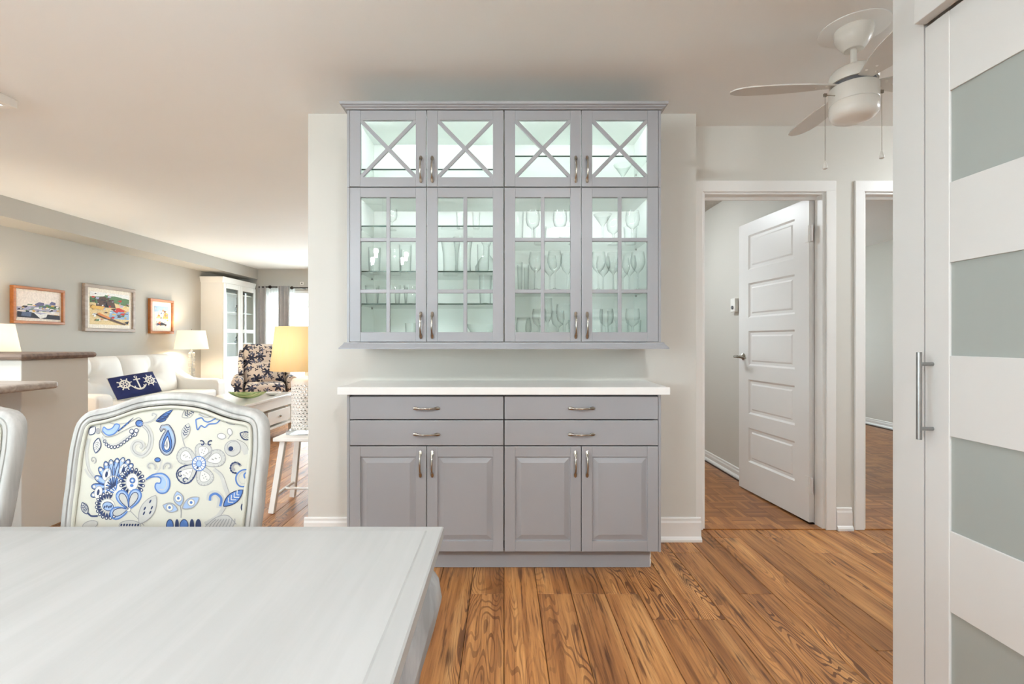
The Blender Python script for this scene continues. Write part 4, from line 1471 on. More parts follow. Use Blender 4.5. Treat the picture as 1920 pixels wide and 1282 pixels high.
# ------------------------------------------------------------------ ceiling fan
FX, FY = 1.456, 2.01
fan = thing('ceiling_fan', 'white four-blade ceiling fan hanging in the hall', 'ceiling fan', (FX, FY, CZ))
obj('shadow_ring_disc', MB().lathe([(0.1275, 2.4395), (0.1275, 2.4365), (0.1241, 2.4355), (0.0170, 2.4355)], (FX, FY, 0), 40), 'ceil', fan, smooth=True)  # disc added to draw the shadow ring around the canopy
obj('canopy', MB().lathe([(0.0697, 2.4355), (0.0706, 2.4254), (0.0672, 2.4187), (0.0680, 2.4110), (0.0629, 2.3899), (0.0459, 2.3649), (0.0408, 2.3611), (0.0374, 2.3534), (0.0340, 2.3515), (0.0255, 2.3553)], (FX, FY, 0), 36), 'fanw', fan, smooth=True)
obj('downrod', MB().lathe([(0.0119, 2.3553), (0.0119, 2.2977), (0.0204, 2.2958), (0.0204, 2.2824), (0.0238, 2.2805)], (FX, FY, 0), 20), 'fanw', fan, smooth=True)
mo = obj('motor_housing', MB().lathe([(0.0221, 2.2824), (0.0340, 2.2785), (0.0723, 2.2689), (0.0842, 2.2555), (0.0859, 2.2459), (0.0875, 2.2440), (0.0875, 2.2209), (0.0850, 2.2142), (0.0255, 2.2142)], (FX, FY, 0), 40), 'fanw', fan, smooth=True)
obj('rotor_gap', MB().lathe([(0.0765, 2.2152), (0.0765, 2.1960)], (FX, FY, 0), 32), 'cabdark', fan, smooth=True)
obj('switch_housing', MB().lathe([(0.0255, 2.1969), (0.0850, 2.1969), (0.0884, 2.1931), (0.0884, 2.1345), (0.0867, 2.1307), (0.0255, 2.1307)], (FX, FY, 0), 40), 'fanw', fan, smooth=True)
obj('light_bowl', MB().lathe([(0.0842, 2.1312), (0.0875, 2.1269), (0.0884, 2.0990), (0.0859, 2.0827), (0.0765, 2.0683), (0.0595, 2.0606), (0.0255, 2.0568), (0.0008, 2.0558)], (FX, FY, 0), 40), 'opal', fan, smooth=True)
for bi, ang in enumerate((173.5, 263.5, 353.5, 83.5)):
    a = math.radians(ang)
    pitch = math.radians(-12)
    Mx = Matrix.Translation((FX, FY, 2.203)) @ Matrix.Rotation(a, 4, 'Z') @ Matrix.Rotation(pitch, 4, 'X')
    ou = [(.074, .026), (.12, .036), (.18, .052), (.26, .064), (.34, .069), (.41, .066), (.455, .054), (.482, .030), (.492, 0)]
    poly = ou + [(r, -w) for r, w in ou[-2::-1]]
    bl = obj('blade', xform(MB().prism(poly, lambda r, w: (r, w, 0), lambda r, w: (r, w, .0055)), Mx), 'fanb', fan, bevel=.0015)
    br = MB().box(.06, .15, -.014, .014, .0058, .0085)
    obj('blade_iron', xform(br, Mx), 'fanw', bl)
    for (r, w) in ((.115, .018), (.115, -.018), (.150, 0)):
        obj('screw', xform(MB().lathe([(.0001, -.004), (.004, -.003), (.0055, -.0004)], (r, w, 0), 12, cap0=False), Mx), 'fanw', bl, smooth=True)
for dx, dy, z1 in ((-.132, -.02, 1.852), (.078, -.050, 1.884)):
    cx, cy = FX + dx, FY + dy
    ch = obj('pull_chain', MB().tube([(cx, cy, 2.15), (cx, cy, z1 + .03)], .0011, 6).box(cx - .006, cx + .006, cy - .004, cy + .004, 2.148, 2.160).tube([(cx, cy, 2.154), (FX + dx * .6, FY + dy * .6, 2.156)], .0025, 6), 'nickel', fan)
    obj('pull_knob', MB().lathe([(.002, z1 + .032), (.004, z1 + .026), (.010, z1 + .006), (.009, z1), (.003, z1 - .003)], (cx, cy, 0), 14), 'fanw', ch, smooth=True)

# thermostat on the bedroom wall
tp = px(1377, 572, 4.05)
th = thing('thermostat', 'small white thermostat on the bedroom wall beside the open door', 'thermostat', (1.95, 4.05, tp[2]))
obj('housing', MB().box(1.918, 1.949, 4.01, 4.09, tp[2] - .057, tp[2] + .057), 'white', th, bevel=.004)
obj('dial', MB().lathe([(.016, 0), (.015, .008)], (1.918, 4.05, tp[2] - .02), 18, M4=Matrix.Rotation(-PI / 2, 4, 'Y')), 'cabdark', th)

# ------------------------------------------------------------------ kitchen corner
kc = thing('kitchen_peninsula', 'wooden peninsula counter ending at the half wall', 'counter', (-3.1, 2.2, 0))
poly = [(-3.6, 1.5), (-2.545, 1.5)] + [(-2.545 - .045 * (1 - math.cos(t)), 2.737 + .045 * math.sin(t)) for t in [PI / 2 * i / 6 for i in range(7)]] + [(-3.6, 2.782)]
obj('countertop', MB().prism(poly, lambda a, b: (a, b, .872), lambda a, b: (a, b, .912)), 'oaklight', kc, bevel=.014, seg=4)
obj('base', MB().box(-3.56, -2.98, 1.54, 2.785, .09, .871), 'white', kc, bevel=.003)
obj('plinth', MB().box(-3.50, -3.04, 1.56, 2.785, 0, .09), 'cabdark', kc)
lb = thing('ceiling_light_box', 'shallow white ceiling light box over the kitchen peninsula', 'ceiling light', (-3.3, 1.95, CZ))
obj('frame', MB().box(-3.9, -2.63, 1.3, 1.34, 2.394, 2.4395).box(-3.9, -2.63, 2.57, 2.61, 2.394, 2.4395).box(-3.9, -3.86, 1.34, 2.57, 2.394, 2.4395).box(-2.67, -2.63, 1.34, 2.57, 2.394, 2.4395), 'white', lb, bevel=.002)
obj('diffuser', MB().box(-3.86, -2.67, 1.34, 2.57, 2.400, 2.406), emit('diffuser_glow', (.94, .98, 1), 4.0), lb)

# ------------------------------------------------------------------ dining lights (seen mirrored in the cabinet glass), added lights in other rooms
def flush_light(x, y, zc, glow, label, grp='round flush ceiling lights'):
    t = thing('flush_ceiling_light', label, 'ceiling light', (x, y, zc), grp)
    obj('base_ring', MB().lathe([(.155, zc - .0005), (.157, zc - .025), (.150, zc - .032)], (x, y, 0), 36), 'steel', t, smooth=True)
    obj('glass_dome', MB().lathe([(.148, zc - .031), (.140, zc - .055), (.110, zc - .078), (.06, zc - .091), (.001, zc - .095)], (x, y, 0), 36, cap0=False, cap1=False), emit('dome_glow', (.89, .955, 1), glow), t, smooth=True)


flush_light(.645, -.76, CZ, FLUSH, 'round white flush light on the dining room ceiling')
flush_light(.9, 4.3, 2.39, ADDED_ROOMS * .62, 'added unseen flush light brightening the bedroom')  # added lamp, out of view, brightens the bedroom
flush_light(3.3, 5.4, CZ, ADDED_ROOMS * .4, 'added unseen flush light brightening the room beyond the narrow doorway')  # added lamp, out of view, brightens the den
flush_light(3.2, 2.2, CZ, ADDED_ROOMS * .9, 'added unseen flush light brightening the hall')  # added lamp, out of view, brightens the hall
flush_light(-1.55, 5.6, CZ, ADDED_ROOMS * .4, 'added unseen flush light brightening the living room')  # added lamp, hidden by the cabinet wall, brightens the living room
chd = thing('chandelier', 'chain-hung glass chandelier above the dining table', 'chandelier', (-1.10, .40, CZ))
cx, cy = -1.10, .40
obj('chain', MB().tube([(cx - .62, cy, 2.438), (cx - .45, cy, 2.405), (cx - .2, cy, 2.385), (cx - .03, cy, 2.375), (cx, cy, 2.370)], .004, 6).tube([(cx, cy, 2.438), (cx, cy, 2.20)], .004, 6), 'bronze', chd)
obj('stem', MB().lathe([(.012, 2.2), (.03, 2.18), (.012, 2.15), (.012, 1.92), (.03, 1.90), (.04, 1.86), (.012, 1.82), (.002, 1.80)], (cx, cy, 0), 18), 'steel', chd, smooth=True)
for k in range(5):
    a = 2 * PI * k / 5 + .3
    ex, ey = cx + .24 * math.cos(a), cy + .24 * math.sin(a)
    ar = obj('arm', MB().tube([(cx, cy, 1.86), (cx + .12 * math.cos(a), cy + .12 * math.sin(a), 1.80), (ex, ey, 1.82), (ex, ey, 1.85)], .007, 8), 'steel', chd, smooth=True)
    obj('glass_shade', MB().lathe([(.02, 1.845), (.055, 1.85), (.06, 1.97)], (ex, ey, 0), 20, cap0=False, cap1=False), 'pane', ar, smooth='all')
    obj('bulb', MB().lathe([(.010, 1.855), (.011, 1.88), (.021, 1.907), (.017, 1.924), (.001, 1.931)], (ex, ey, 0), 16), emit('bulb_glow', (.9, .96, 1), BULB), ar, smooth=True)

# ------------------------------------------------------------------ living room
# framed paintings, each canvas with its painted shapes as flat print
PC = {'sky': (236, 224, 214), 'sea': (92, 104, 132), 'dark': (44, 46, 58), 'green': (96, 128, 92), 'roof': (110, 108, 140), 'white': (238, 236, 232), 'sand': (226, 200, 150), 'red': (196, 52, 44),
      'brown': (92, 70, 62), 'ochre': (222, 178, 96), 'lilac': (176, 172, 196), 'blue': (150, 178, 206), 'orange': (214, 132, 72), 'mat': (238, 228, 214), 'pale': (240, 232, 222)}
for k, v in PC.items():
    M['art_' + k] = plain('art_' + k, v, .7, var=.12, vscale=60)
AK = list(PC)


def painting(y0, y1, z0, z1, fmat, label, fw, matw, shapes):
    X = XL + .002
    t = thing('painting', label, 'painting', (X, (y0 + y1) / 2, z0), 'paintings above the sofa')
    d = .042
    def bar(a0, a1, b0, b1): return MB().box(X, X + d, a0, a1, b0, b1)
    for mb in (bar(y0, y1, z0, z0 + fw), bar(y0, y1, z1 - fw, z1), bar(y0, y0 + fw, z0 + fw, z1 - fw), bar(y1 - fw, y1, z0 + fw, z1 - fw)):
        obj('frame_bar', mb, fmat, t, bevel=.005)
    obj('liner', MB().box(X, X + .020, y0 + fw, y1 - fw, z0 + fw, z1 - fw), 'art_mat', t)
    a0, a1, b0, b1 = y0 + fw + matw, y1 - fw - matw, z0 + fw + matw, z1 - fw - matw
    cv = obj('canvas', MB().box(X + .020, X + .0215, a0, a1, b0, b1), 'art_' + shapes[0], t)
    mb = MB()
    for i, (c, poly) in enumerate(shapes[1:]):
        xx = X + .0219 + i * .00012
        mb.add([(xx, a0 + (a1 - a0) * min(1, max(0, u)), b0 + (b1 - b0) * min(1, max(0, v))) for u, v in poly], [tuple(range(len(poly)))], AK.index(c))
    obj('painted_scene', mb, ['art_' + k for k in AK], cv, fixn=False)
    return t


random.seed(5)


def dabs(cols, n, u0, u1, v0, v1, s):
    out = []
    for _ in range(n):
        u, v = random.uniform(u0, u1), random.uniform(v0, v1)
        w, h = random.uniform(.4, 1.5) * s, random.uniform(.2, .8) * s
        k = random.uniform(-.4, .4) * h
        out.append((random.choice(cols), [(u - w, v - h + k), (u + w * .6, v - h), (u + w, v + h + k), (u - w * .5, v + h)]))
    return out


M['woodframe'] = grain('orange_wood_frame', (190, 118, 58), (140, 78, 34), (30, 4, 30), .4, .6)
M['paleframe'] = grain('taupe_wood_frame', (176, 158, 142), (126, 104, 90), (30, 4, 30), .45, .6)
painting(4.74, 5.30, 1.315, 1.690, 'woodframe', 'wood-framed harbour painting with a white rowboat', .028, .022,
         ['sky', ('lilac', [(0, .30), (1, .30), (1, .52), (.7, .60), (.45, .50), (0, .42)]), ('roof', [(.40, .55), (.50, .64), (.62, .62), (.62, .48), (.40, .46)]), ('roof', [(.74, .58), (.80, .70), (.90, .66), (.90, .56)]),
          ('green', [(.5, .48), (.66, .56), (1, .52), (1, .40), (.5, .40)])] + dabs(['dark', 'sea', 'white', 'lilac', 'green', 'ochre'], 46, .05, .97, .16, .55, .05) +
         [('dark', [(0, .05), (1, .0), (1, .16), (.6, .2), (0, .26)]), ('sea', [(.08, .1), (.3, .08), (.32, .26), (.1, .24)]), ('white', [(.34, .26), (.70, .24), (.66, .08), (.52, .02)]), ('lilac', [(.36, .245), (.68, .23), (.52, .17)])])
painting(5.55, 6.31, 1.250, 1.805, 'paleframe', 'taupe-framed painting of a boathouse and red boat', .040, .045,
         ['sand', ('white', [(0, .86), (1, .86), (1, 1), (0, 1)]), ('green', [(0, .66), (.5, .72), (1, .62), (1, .86), (.6, .92), (0, .84)]), ('brown', [(.14, .56), (.18, .82), (.36, .90), (.58, .80), (.64, .54)]),
          ('dark', [(.30, .54), (.40, .68), (.46, .54)]), ('blue', [(.45, .20), (1, .18), (1, .46), (.5, .44)]), ('red', [(.52, .50), (.72, .56), (.98, .44), (.6, .42)]), ('red', [(.68, .78), (.80, .82), (.78, .74)])] +
         dabs(['white', 'green', 'ochre', 'red', 'dark', 'brown', 'lilac'], 60, .04, .97, .12, .95, .045) +
         [('ochre', [(.0, .50), (.30, .46), (.34, .56), (.04, .58)]), ('brown', [(.06, .34), (.34, .26), (.9, .04), (.86, .0), (.3, .2)]), ('orange', [(.2, .36), (.5, .22), (.46, .17), (.16, .31)]), ('dark', [(.86, .1), (.98, .14), (.94, .02)])])
painting(6.58, 7.05, 1.240, 1.720, 'woodframe', 'smallest wood-framed watercolour of village houses beside the lamp', .036, .060,
         ['pale', ('blue', [(0, .72), (1, .76), (1, 1), (0, 1)]), ('orange', [(.55, .40), (.75, .72), (.98, .66), (1, .40)]), ('sand', [(.1, .40), (.3, .62), (.5, .42)])] +
         dabs(['orange', 'ochre', 'sand', 'lilac', 'brown', 'sea'], 40, .04, .96, .05, .9, .06) + [('dark', [(.05, .12), (.45, .06), (.9, .1), (.5, .22)]), ('red', [(.2, .16), (.4, .12), (.36, .2)])])

# sofa: back against the painting wall, facing +x
SX0, SX1, SY0, SY1 = -4.82, -3.87, 4.60, 6.72
sofa = thing('sofa', 'ivory two-cushion sofa with a tufted back', 'sofa', ((SX0 + SX1) / 2, (SY0 + SY1) / 2, 0))
obj('frame', MB().box(SX0, SX1 - .04, SY0 + .06, SY1 - .06, .12, .33), 'sofa', sofa, bevel=.02, seg=3)
obj('back_frame', MB().prism([(SX0, .32), (SX0 + .24, .32), (SX0 + .16, .84), (SX0 + .02, .85)], lambda a, z: (a, SY0 + .10, z), lambda a, z: (a, SY1 - .10, z)), 'sofa', sofa, bevel=.03, seg=3)
armp = [(SX1, .12), (SX1, .575), (SX1 - .03, .61), (SX1 - .10, .615), (SX1 - .30, .615), (SX1 - .44, .635), (SX1 - .56, .70), (SX1 - .68, .80), (SX1 - .78, .86), (SX1 - .92, .87), (SX1 - .94, .12)]
for ya, yb in ((SY0, SY0 + .19), (SY1 - .19, SY1)):
    obj('arm', MB().prism(armp, lambda a, z: (a, ya, z), lambda a, z: (a, yb, z)), 'sofa', sofa, bevel=.03, seg=3, smooth=True)
ym = (SY0 + SY1) / 2
for ya, yb in ((SY0 + .19, ym), (ym, SY1 - .19)):
    obj('seat_cushion', MB().box(SX0 + .20, SX1 - .01, ya + .004, yb - .004, .33, .49), 'sofa', sofa, bevel=.035, seg=4, smooth=True)
    w = yb - ya - .01
    def tuft(a, b):
        r = math.hypot(a * 1.0, (b - .02) * .8)
        d = .095 * math.exp(-(r / .19) ** 2) + .040 * math.exp(-(r / .5) ** 2)
        d += .048 * math.exp(-(a / .075) ** 2) * max(0, min(1, (b + .05) * 2)) * (1 - .2 * b)
        d += .020 * math.exp(-((abs(a) - .5 * abs(b)) / .07) ** 2) * math.exp(-(r / .45) ** 2)
        return d
    mb = cushion(w, .52, .27, 40, 5.0, tuft)
    Mx = Matrix.Translation((SX0 + .315, (ya + yb) / 2, .71)) @ Matrix.Rotation(math.radians(-13), 4, 'Y') @ Matrix.Rotation(PI / 2, 4, 'Z')
    bc = obj('back_cushion', xform(mb, Mx), 'sofa', sofa, smooth='all')
    bp = Mx @ Vector((0, -.012, .005))
    obj('button', MB().lathe([(.012, 0), (.012, .006), (.001, .010)], bp, 12, M4=Matrix.Rotation(PI / 2, 4, 'Y')), 'sofa', bc, smooth=True)
for xx in (SX0 + .08, SX1 - .10):
    for yy in (SY0 + .12, SY1 - .12):
        obj('leg', MB().lathe([(.018, 0), (.028, .12)], (xx, yy, 0), 12), 'oakcap', sofa, smooth=True)

# navy pillow with wheels and anchor
PW_, PHH, PT = .47, .27, .12
pl = thing('throw_pillow', 'navy lumbar pillow with white anchor and ship wheels on the sofa', 'pillow', (0, 0, 0))
body_ = cushion(PW_, PHH, PT, 26, 4.0)
po = obj('pillow_body', body_, 'navy', pl, smooth='all')
pe = [(-PW_ / 2, -PHH / 2), (PW_ / 2, -PHH / 2), (PW_ / 2, PHH / 2), (-PW_ / 2, PHH / 2)]
obj('piping', MB().tube([(a, 0, b) for a, b in pe], .005, 6, closed=True), 'cream', po)


def pil_h(x, z):
    a, b = 2 * x / PW_, 2 * z / PHH
    return PT / 2 * max(0, (1 - abs(a) ** 4) * (1 - abs(b) ** 4)) ** .5


em = MB()


def pstroke(pts, w, lift=.003):
    for i in range(len(pts) - 1):
        a, b = Vector(pts[i]), Vector(pts[i + 1])
        t = (b - a).normalized(); n = Vector((-t.y, t.x)) * w / 2
        q = [a + n, b + n, b - n, a - n]
        em.add([(p.x, -pil_h(p.x, p.y) - lift, p.y) for p in q], [(0, 1, 2, 3)])


def arc(cx, cz, r, a0, a1, n=20):
    return [(cx + r * math.cos(math.radians(a0 + (a1 - a0) * i / n)), cz + r * math.sin(math.radians(a0 + (a1 - a0) * i / n))) for i in range(n + 1)]


for wx in (-.130, .130):
    pstroke(arc(wx, .012, .044, 0, 360, 24), .016); pstroke(arc(wx, .012, .015, 0, 360, 12), .009, .0035)
    for k in range(8):
        a = PI / 4 * k + .2
        pstroke([(wx + .015 * math.cos(a), .012 + .015 * math.sin(a)), (wx + .074 * math.cos(a), .012 + .074 * math.sin(a))], .011, .0032)
pstroke([(0, -.07), (0, .062)], .015); pstroke([(-.036, .045), (.036, .045)], .013, .0035); pstroke(arc(0, .077, .013, 0, 360, 12), .009)
pstroke(arc(0, -.012, .062, 205, 335, 14), .019, .0032); pstroke([(-.072, -.028), (-.052, -.055), (-.044, -.03)], .012, .0036); pstroke([(.072, -.028), (.052, -.055), (.044, -.03)], .012, .0036)
obj('embroidery', em, 'stitch', po, fixn=False)
pl.rotation_euler = (math.radians(-30), math.radians(-6), math.radians(68))
pl.location = (-4.13, 5.41, .640)

# table lamps of the pair beside the sofa
M['shade_a'] = shade_mat('lit_linen_shade', (250, 232, 196), SHADE_A)
M['shade_b'] = shade_mat('warm_linen_shade', (238, 200, 140), SHADE_B)
M['crystal'] = thin_glass('crystal', (.93, .94, .95), .03, .9, body=.12)


def crystal_lamp(x, y, z, label):
    t = thing('table_lamp', label, 'lamp', (x, y, z), 'crystal table lamps beside the sofa')
    obj('base', MB().box(x - .065, x + .065, y - .065, y + .065, z, z + .022), 'crystal', t, bevel=.004)
    zz = z + .022
    for k in range(5):
        Mx = Matrix.Translation((x, y, zz + .040)) @ Matrix.Rotation(.25 * (k % 2), 4, 'Z')
        obj('crystal_block', xform(MB().box(-.036, .036, -.036, .036, -.032, .032), Mx), 'crystal', t, bevel=.012, seg=1)
        zz += .075
    st = obj('stem', MB().lathe([(.010, z + .02), (.010, zz + .07)], (x, y, 0), 10).lathe([(.02, zz), (.022, zz + .012), (.012, zz + .02)], (x, y, 0), 14), 'steel', t, smooth=True)
    s0, s1 = zz + .045, zz + .315
    sh = obj('lamp_shade', MB().lathe([(.215, s0), (.172, s1)], (x, y, 0), 40, cap0=False, cap1=False), 'shade_a', t, smooth='all', solid=.003)
    obj('finial', MB().lathe([(.004, s1 - .01), (.012, s1 + .006), (.004, s1 + .022)], (x, y, 0), 10), 'steel', st, smooth=True)
    lamp_light('lamp_glow', (x, y, s0 + .11), LAMP_A, .05)
    return t


def end_table(x0, x1, y0, y1, z, label):
    t = thing('end_table', label, 'table', ((x0 + x1) / 2, (y0 + y1) / 2, 0), 'white end tables')
    obj('tabletop', MB().box(x0, x1, y0, y1, z - .03, z), 'white', t, bevel=.005)
    obj('apron', MB().box(x0 + .03, x1 - .03, y0 + .03, y1 - .03, z - .11, z - .03), 'white', t, bevel=.003)
    for xx in (x0 + .03, x1 - .07):
        for yy in (y0 + .03, y1 - .07):
            obj('leg', MB().box(xx, xx + .04, yy, yy + .04, 0, z - .11), 'white', t, bevel=.003)
    return t


end_table(-4.80, -4.28, 6.80, 7.30, .575, 'white end table between sofa and display cabinet')
crystal_lamp(-4.55, 7.03, .576, 'lit crystal lamp with cream shade beside the display cabinet')
end_table(-4.80, -4.28, 3.95, 4.45, .575, 'white end table behind the half wall')
crystal_lamp(-4.50, 4.20, .576, 'lit lamp with cream shade rising behind the wooden cap')
tag(obj('remote_control', MB().box(-4.38, -4.335, 6.84, 6.99, .5755, .592), 'black', bevel=.004), 'black remote control on the end table by the sofa arm', 'remote control')

# display cabinet in the corner, its side towards the dining room
DX0, DX1, DY0, DY1, DZ = XL + .003, -4.51, 7.73, 8.73, 2.165
dc = thing('display_cabinet', 'tall white display cabinet with two glazed doors', 'cabinet', ((DX0 + DX1) / 2, (DY0 + DY1) / 2, 0))
obj('carcass', MB().box(DX0, DX1, DY0, DY0 + .022, .06, DZ - .09).box(DX0, DX1, DY1 - .022, DY1, .06, DZ - .09).box(DX0, DX0 + .012, DY0 + .022, DY1 - .022, .06, DZ - .09)
    .box(DX0 + .012, DX1, DY0 + .022, DY1 - .022, .06, .085).box(DX0 + .012, DX1, DY0 + .022, DY1 - .022, DZ - .115, DZ - .09).box(DX0 + .012, DX1, DY0 + .022, DY1 - .022, .80, .825), 'white', dc)
obj('plinth', MB().box(DX0, DX1 - .02, DY0 + .02, DY1 - .02, 0, .06), 'white', dc)
obj('cornice', MB().prism([(0, DZ - .09), (.008, DZ - .09), (.028, DZ - .015), (.030, DZ), (0, DZ)], lambda d, z: (DX1 + d, DY0 - d, z), lambda d, z: (DX1 + d, DY1, z))
    .prism([(0, DZ - .09), (.008, DZ - .09), (.028, DZ - .015), (.030, DZ), (0, DZ)], lambda d, z: (DX0, DY0 - d, z), lambda d, z: (DX1 + d, DY0 - d, z)).box(DX0, DX1, DY0, DY1, DZ - .089, DZ), 'white', dc)
dm = (DY0 + DY1) / 2
for ya, yb in ((DY0 + .004, dm - .002), (dm + .002, DY1 - .004)):
    f = .07
    z0, z1 = .07, DZ - .095
    zz = [z0, z0 + .09, .80, .88, 1.27, 1.33, z1 - .08, z1]
    mb = MB().box(DX1, DX1 + .02, ya, ya + f, z0, z1).box(DX1, DX1 + .02, yb - f, yb, z0, z1)
    for a, b in ((zz[0], zz[1]), (zz[2], zz[3]), (zz[4], zz[5]), (zz[6], zz[7])):
        mb.box(DX1 + .0005, DX1 + .02, ya + f, yb - f, a, b)
    d = obj('door', mb, 'white', dc, bevel=.002)
    obj('door_panel', MB().box(DX1 + .004, DX1 + .012, ya + f, yb - f, zz[1], zz[2]), 'white', d)
    obj('pane', MB().box(DX1 + .008, DX1 + .011, ya + f, yb - f, zz[3], zz[4]), 'pane', d)
    obj('pane', MB().box(DX1 + .008, DX1 + .011, ya + f, yb - f, zz[5], zz[6]), 'pane', d)
    ky = yb - .035 if ya < dm - .1 else ya + .035
    obj('knob', MB().lathe([(.005, 0), (.005, .012), (.012, .016), (.012, .022), (.004, .026)], (DX1 + .02, ky, .90), 14, M4=Matrix.Rotation(PI / 2, 4, 'Y')), 'bronze', d, smooth=True)
for z in (1.10, 1.62, 1.93):
    obj('shelf', MB().box(DX0 + .012, DX1 - .02, DY0 + .022, DY1 - .022, z - .018, z), 'white', dc)
ph = thing('photo_frame', 'dark photo frame on a shelf of the display cabinet', 'photo frame', (-4.66, 8.0, 1.101))
obj('frame_bar', MB().box(-4.68, -4.66, 7.86, 8.08, 1.101, 1.27), 'bronze', ph, bevel=.003)
obj('photo', MB().box(-4.66, -4.658, 7.885, 8.055, 1.125, 1.245), 'frost', ph)
tag(obj('figurine', MB().lathe([(.05, 0), (.055, .02), (.03, .06), (.04, .09), (.015, .12), (.02, .14), (.001, .155)], (-4.66, 8.45, 1.101), 16), 'bronze', smooth=True), 'small dark figurine behind the far cabinet pane', 'figurine')
for i, (yy, zz_, h, mt) in enumerate(((7.92, 1.621, .16, 'bronze'), (8.48, 1.621, .14, 'brown'), (8.62, 1.931, .07, 'bronze'))):
    mt = mt if mt in M else 'oakcap'
    tag(obj('vase', MB().lathe([(.03, 0), (.05, h * .35), (.045, h * .7), (.02, h * .85), (.028, h)], (-4.68, yy, zz_), 18), mt, smooth=True),
        ('dark slim vase on the upper shelf behind the near cabinet door', 'brown rounded vase on the upper shelf behind the far cabinet door', 'tiny dark pot on the topmost cabinet shelf')[i], 'vase')

# curtains on the end wall
M['drape'] = plain('grey_linen_drape', (176, 172, 170), .8, var=.06, vscale=8, bump=.05, bscale=200)
_t = NT('white_sheer')
_d = _t.n('ShaderNodeBsdfDiffuse'); _d.inputs['Color'].default_value = (.86, .86, .84, 1)
_tl = _t.n('ShaderNodeBsdfTranslucent'); _tl.inputs['Color'].default_value = (.86, .86, .84, 1)
_tp = _t.n('ShaderNodeBsdfTransparent')
_m1 = _t.n('ShaderNodeMixShader'); _m1.inputs[0].default_value = .5
_m2 = _t.n('ShaderNodeMixShader'); _m2.inputs[0].default_value = .25
_t.l(_d.outputs[0], _m1.inputs[1]); _t.l(_tl.outputs[0], _m1.inputs[2]); _t.l(_m1.outputs[0], _m2.inputs[1]); _t.l(_tp.outputs[0], _m2.inputs[2]); _t.l(_m2.outputs[0], _t.out.inputs['Surface'])
M['sheer'] = _t.m


def curtain(pa, pb, zt, zb, Y, folds, amp, mat, label, grp):
    xa, xb = px(pa, 0, Y)[0], px(pb, 0, Y)[0]
    n = folds * 8 + 1
    mb = MB()
    def f(u, v):
        k = 1 + .08 * (1 - v) * math.sin(u * 7)
        return (xa + (xb - xa) * u, Y + amp * math.sin(u * folds * 2 * PI) * (.7 + .3 * (1 - v)) * k, zb + (zt - zb) * v)
    mb.grid(n, 10, f)
    return tag(obj('curtain', mb, mat, smooth='all', solid=.003 if mat == 'drape' else .0015), label, 'curtain', grp)


G = 'curtains at the patio window'
curtain(484, 499, 2.115, .02, 8.60, 2, .028, 'drape', 'grey grommet drape next to the display cabinet', G)
curtain(497, 524, 2.10, .02, 8.66, 5, .018, 'sheer', 'wide white sheer between the two grey drapes', G)
curtain(522, 543, 2.115, .02, 8.60, 3, .028, 'drape', 'grey grommet drape on the window side', G)
curtain(541, 553, 2.10, .02, 8.66, 3, .016, 'sheer', 'narrow white sheer at the bare pane', G)


def rod(pa, pb, z, Y, label, fin):
    xa, xb = px(pa, 0, Y)[0], px(pb, 0, Y)[0]
    t = thing('curtain_rod', label, 'curtain rod', ((xa + xb) / 2, Y, z), 'dark curtain rods')
    obj('pole', MB().tube([(xa, Y, z), (xb, Y, z)], .011, 10), 'bronze', t, smooth=True)
    obj('finial', MB().lathe([(.012, -.03), (.028, -.015), (.030, 0), (.022, .02), (.006, .03)], (px(fin, 0, Y)[0], Y, z), 14, M4=Matrix.Rotation(-PI / 2, 4, 'Y')), 'bronze', t, smooth=True)
    for f in (.12, .88):
        xm = xa + (xb - xa) * f
        obj('bracket', MB().box(xm - .008, xm + .008, Y, YF, z - .008, z + .008), 'bronze', t)


rod(485, 520, 2.095, 8.60, 'short dark rod over the drape by the display cabinet', 506)
rod(546, 700, 2.080, 8.60, 'long dark rod crossing above the bare window', 547)
wb_ = px(566, 531, 8.75)
sd = thing('wall_sensor', 'small white sensor box on the end wall above the curtain rod', 'sensor', (wb_[0], YF, wb_[2]))
obj('housing', MB().box(wb_[0] - .035, wb_[0] + .035, YF - .03, YF - .001, wb_[2] - .025, wb_[2] + .025), 'white', sd, bevel=.005)
obj('eye', MB().box(wb_[0] - .010, wb_[0] + .010, YF - .033, YF - .03, wb_[2] - .010, wb_[2] + .010), 'bronze', sd)

# floral wing recliner facing the dining room
AX, AY = 0.0, -.37
ac = thing('armchair', 'floral wing recliner in front of the curtains', 'armchair', (0, 0, 0))
obj('base', MB().box(AX - .36, AX + .36, AY + .02, AY + .74, .10, .34), 'floral', ac, bevel=.03, seg=3)
obj('seat_cushion', MB().box(AX - .27, AX + .27, AY - .04, AY + .60, .34, .50), 'floral', ac, bevel=.05, seg=4, smooth=True)
def lumb(w, h, t, c, tilt):
    Mx = Matrix.Translation(c) @ Matrix.Rotation(math.radians(tilt), 4, 'X')
    return xform(cushion(w, h, t, 22, 4.0), Mx)
obj('back_shell', MB().prism([(AY + .56, .32), (AY + .74, .32), (AY + .88, 1.00), (AY + .82, 1.035), (AY + .74, 1.0)], lambda y, z: (AX - .30, y, z), lambda y, z: (AX + .30, y, z)), 'floral', ac, bevel=.03, seg=3)
obj('lumbar_pad', lumb(.60, .36, .26, (AX, AY + .60, .64), -12), 'floral', ac, smooth='all')
obj('head_pad', lumb(.62, .38, .24, (AX, AY + .68, .90), -12), 'floral', ac, smooth='all')
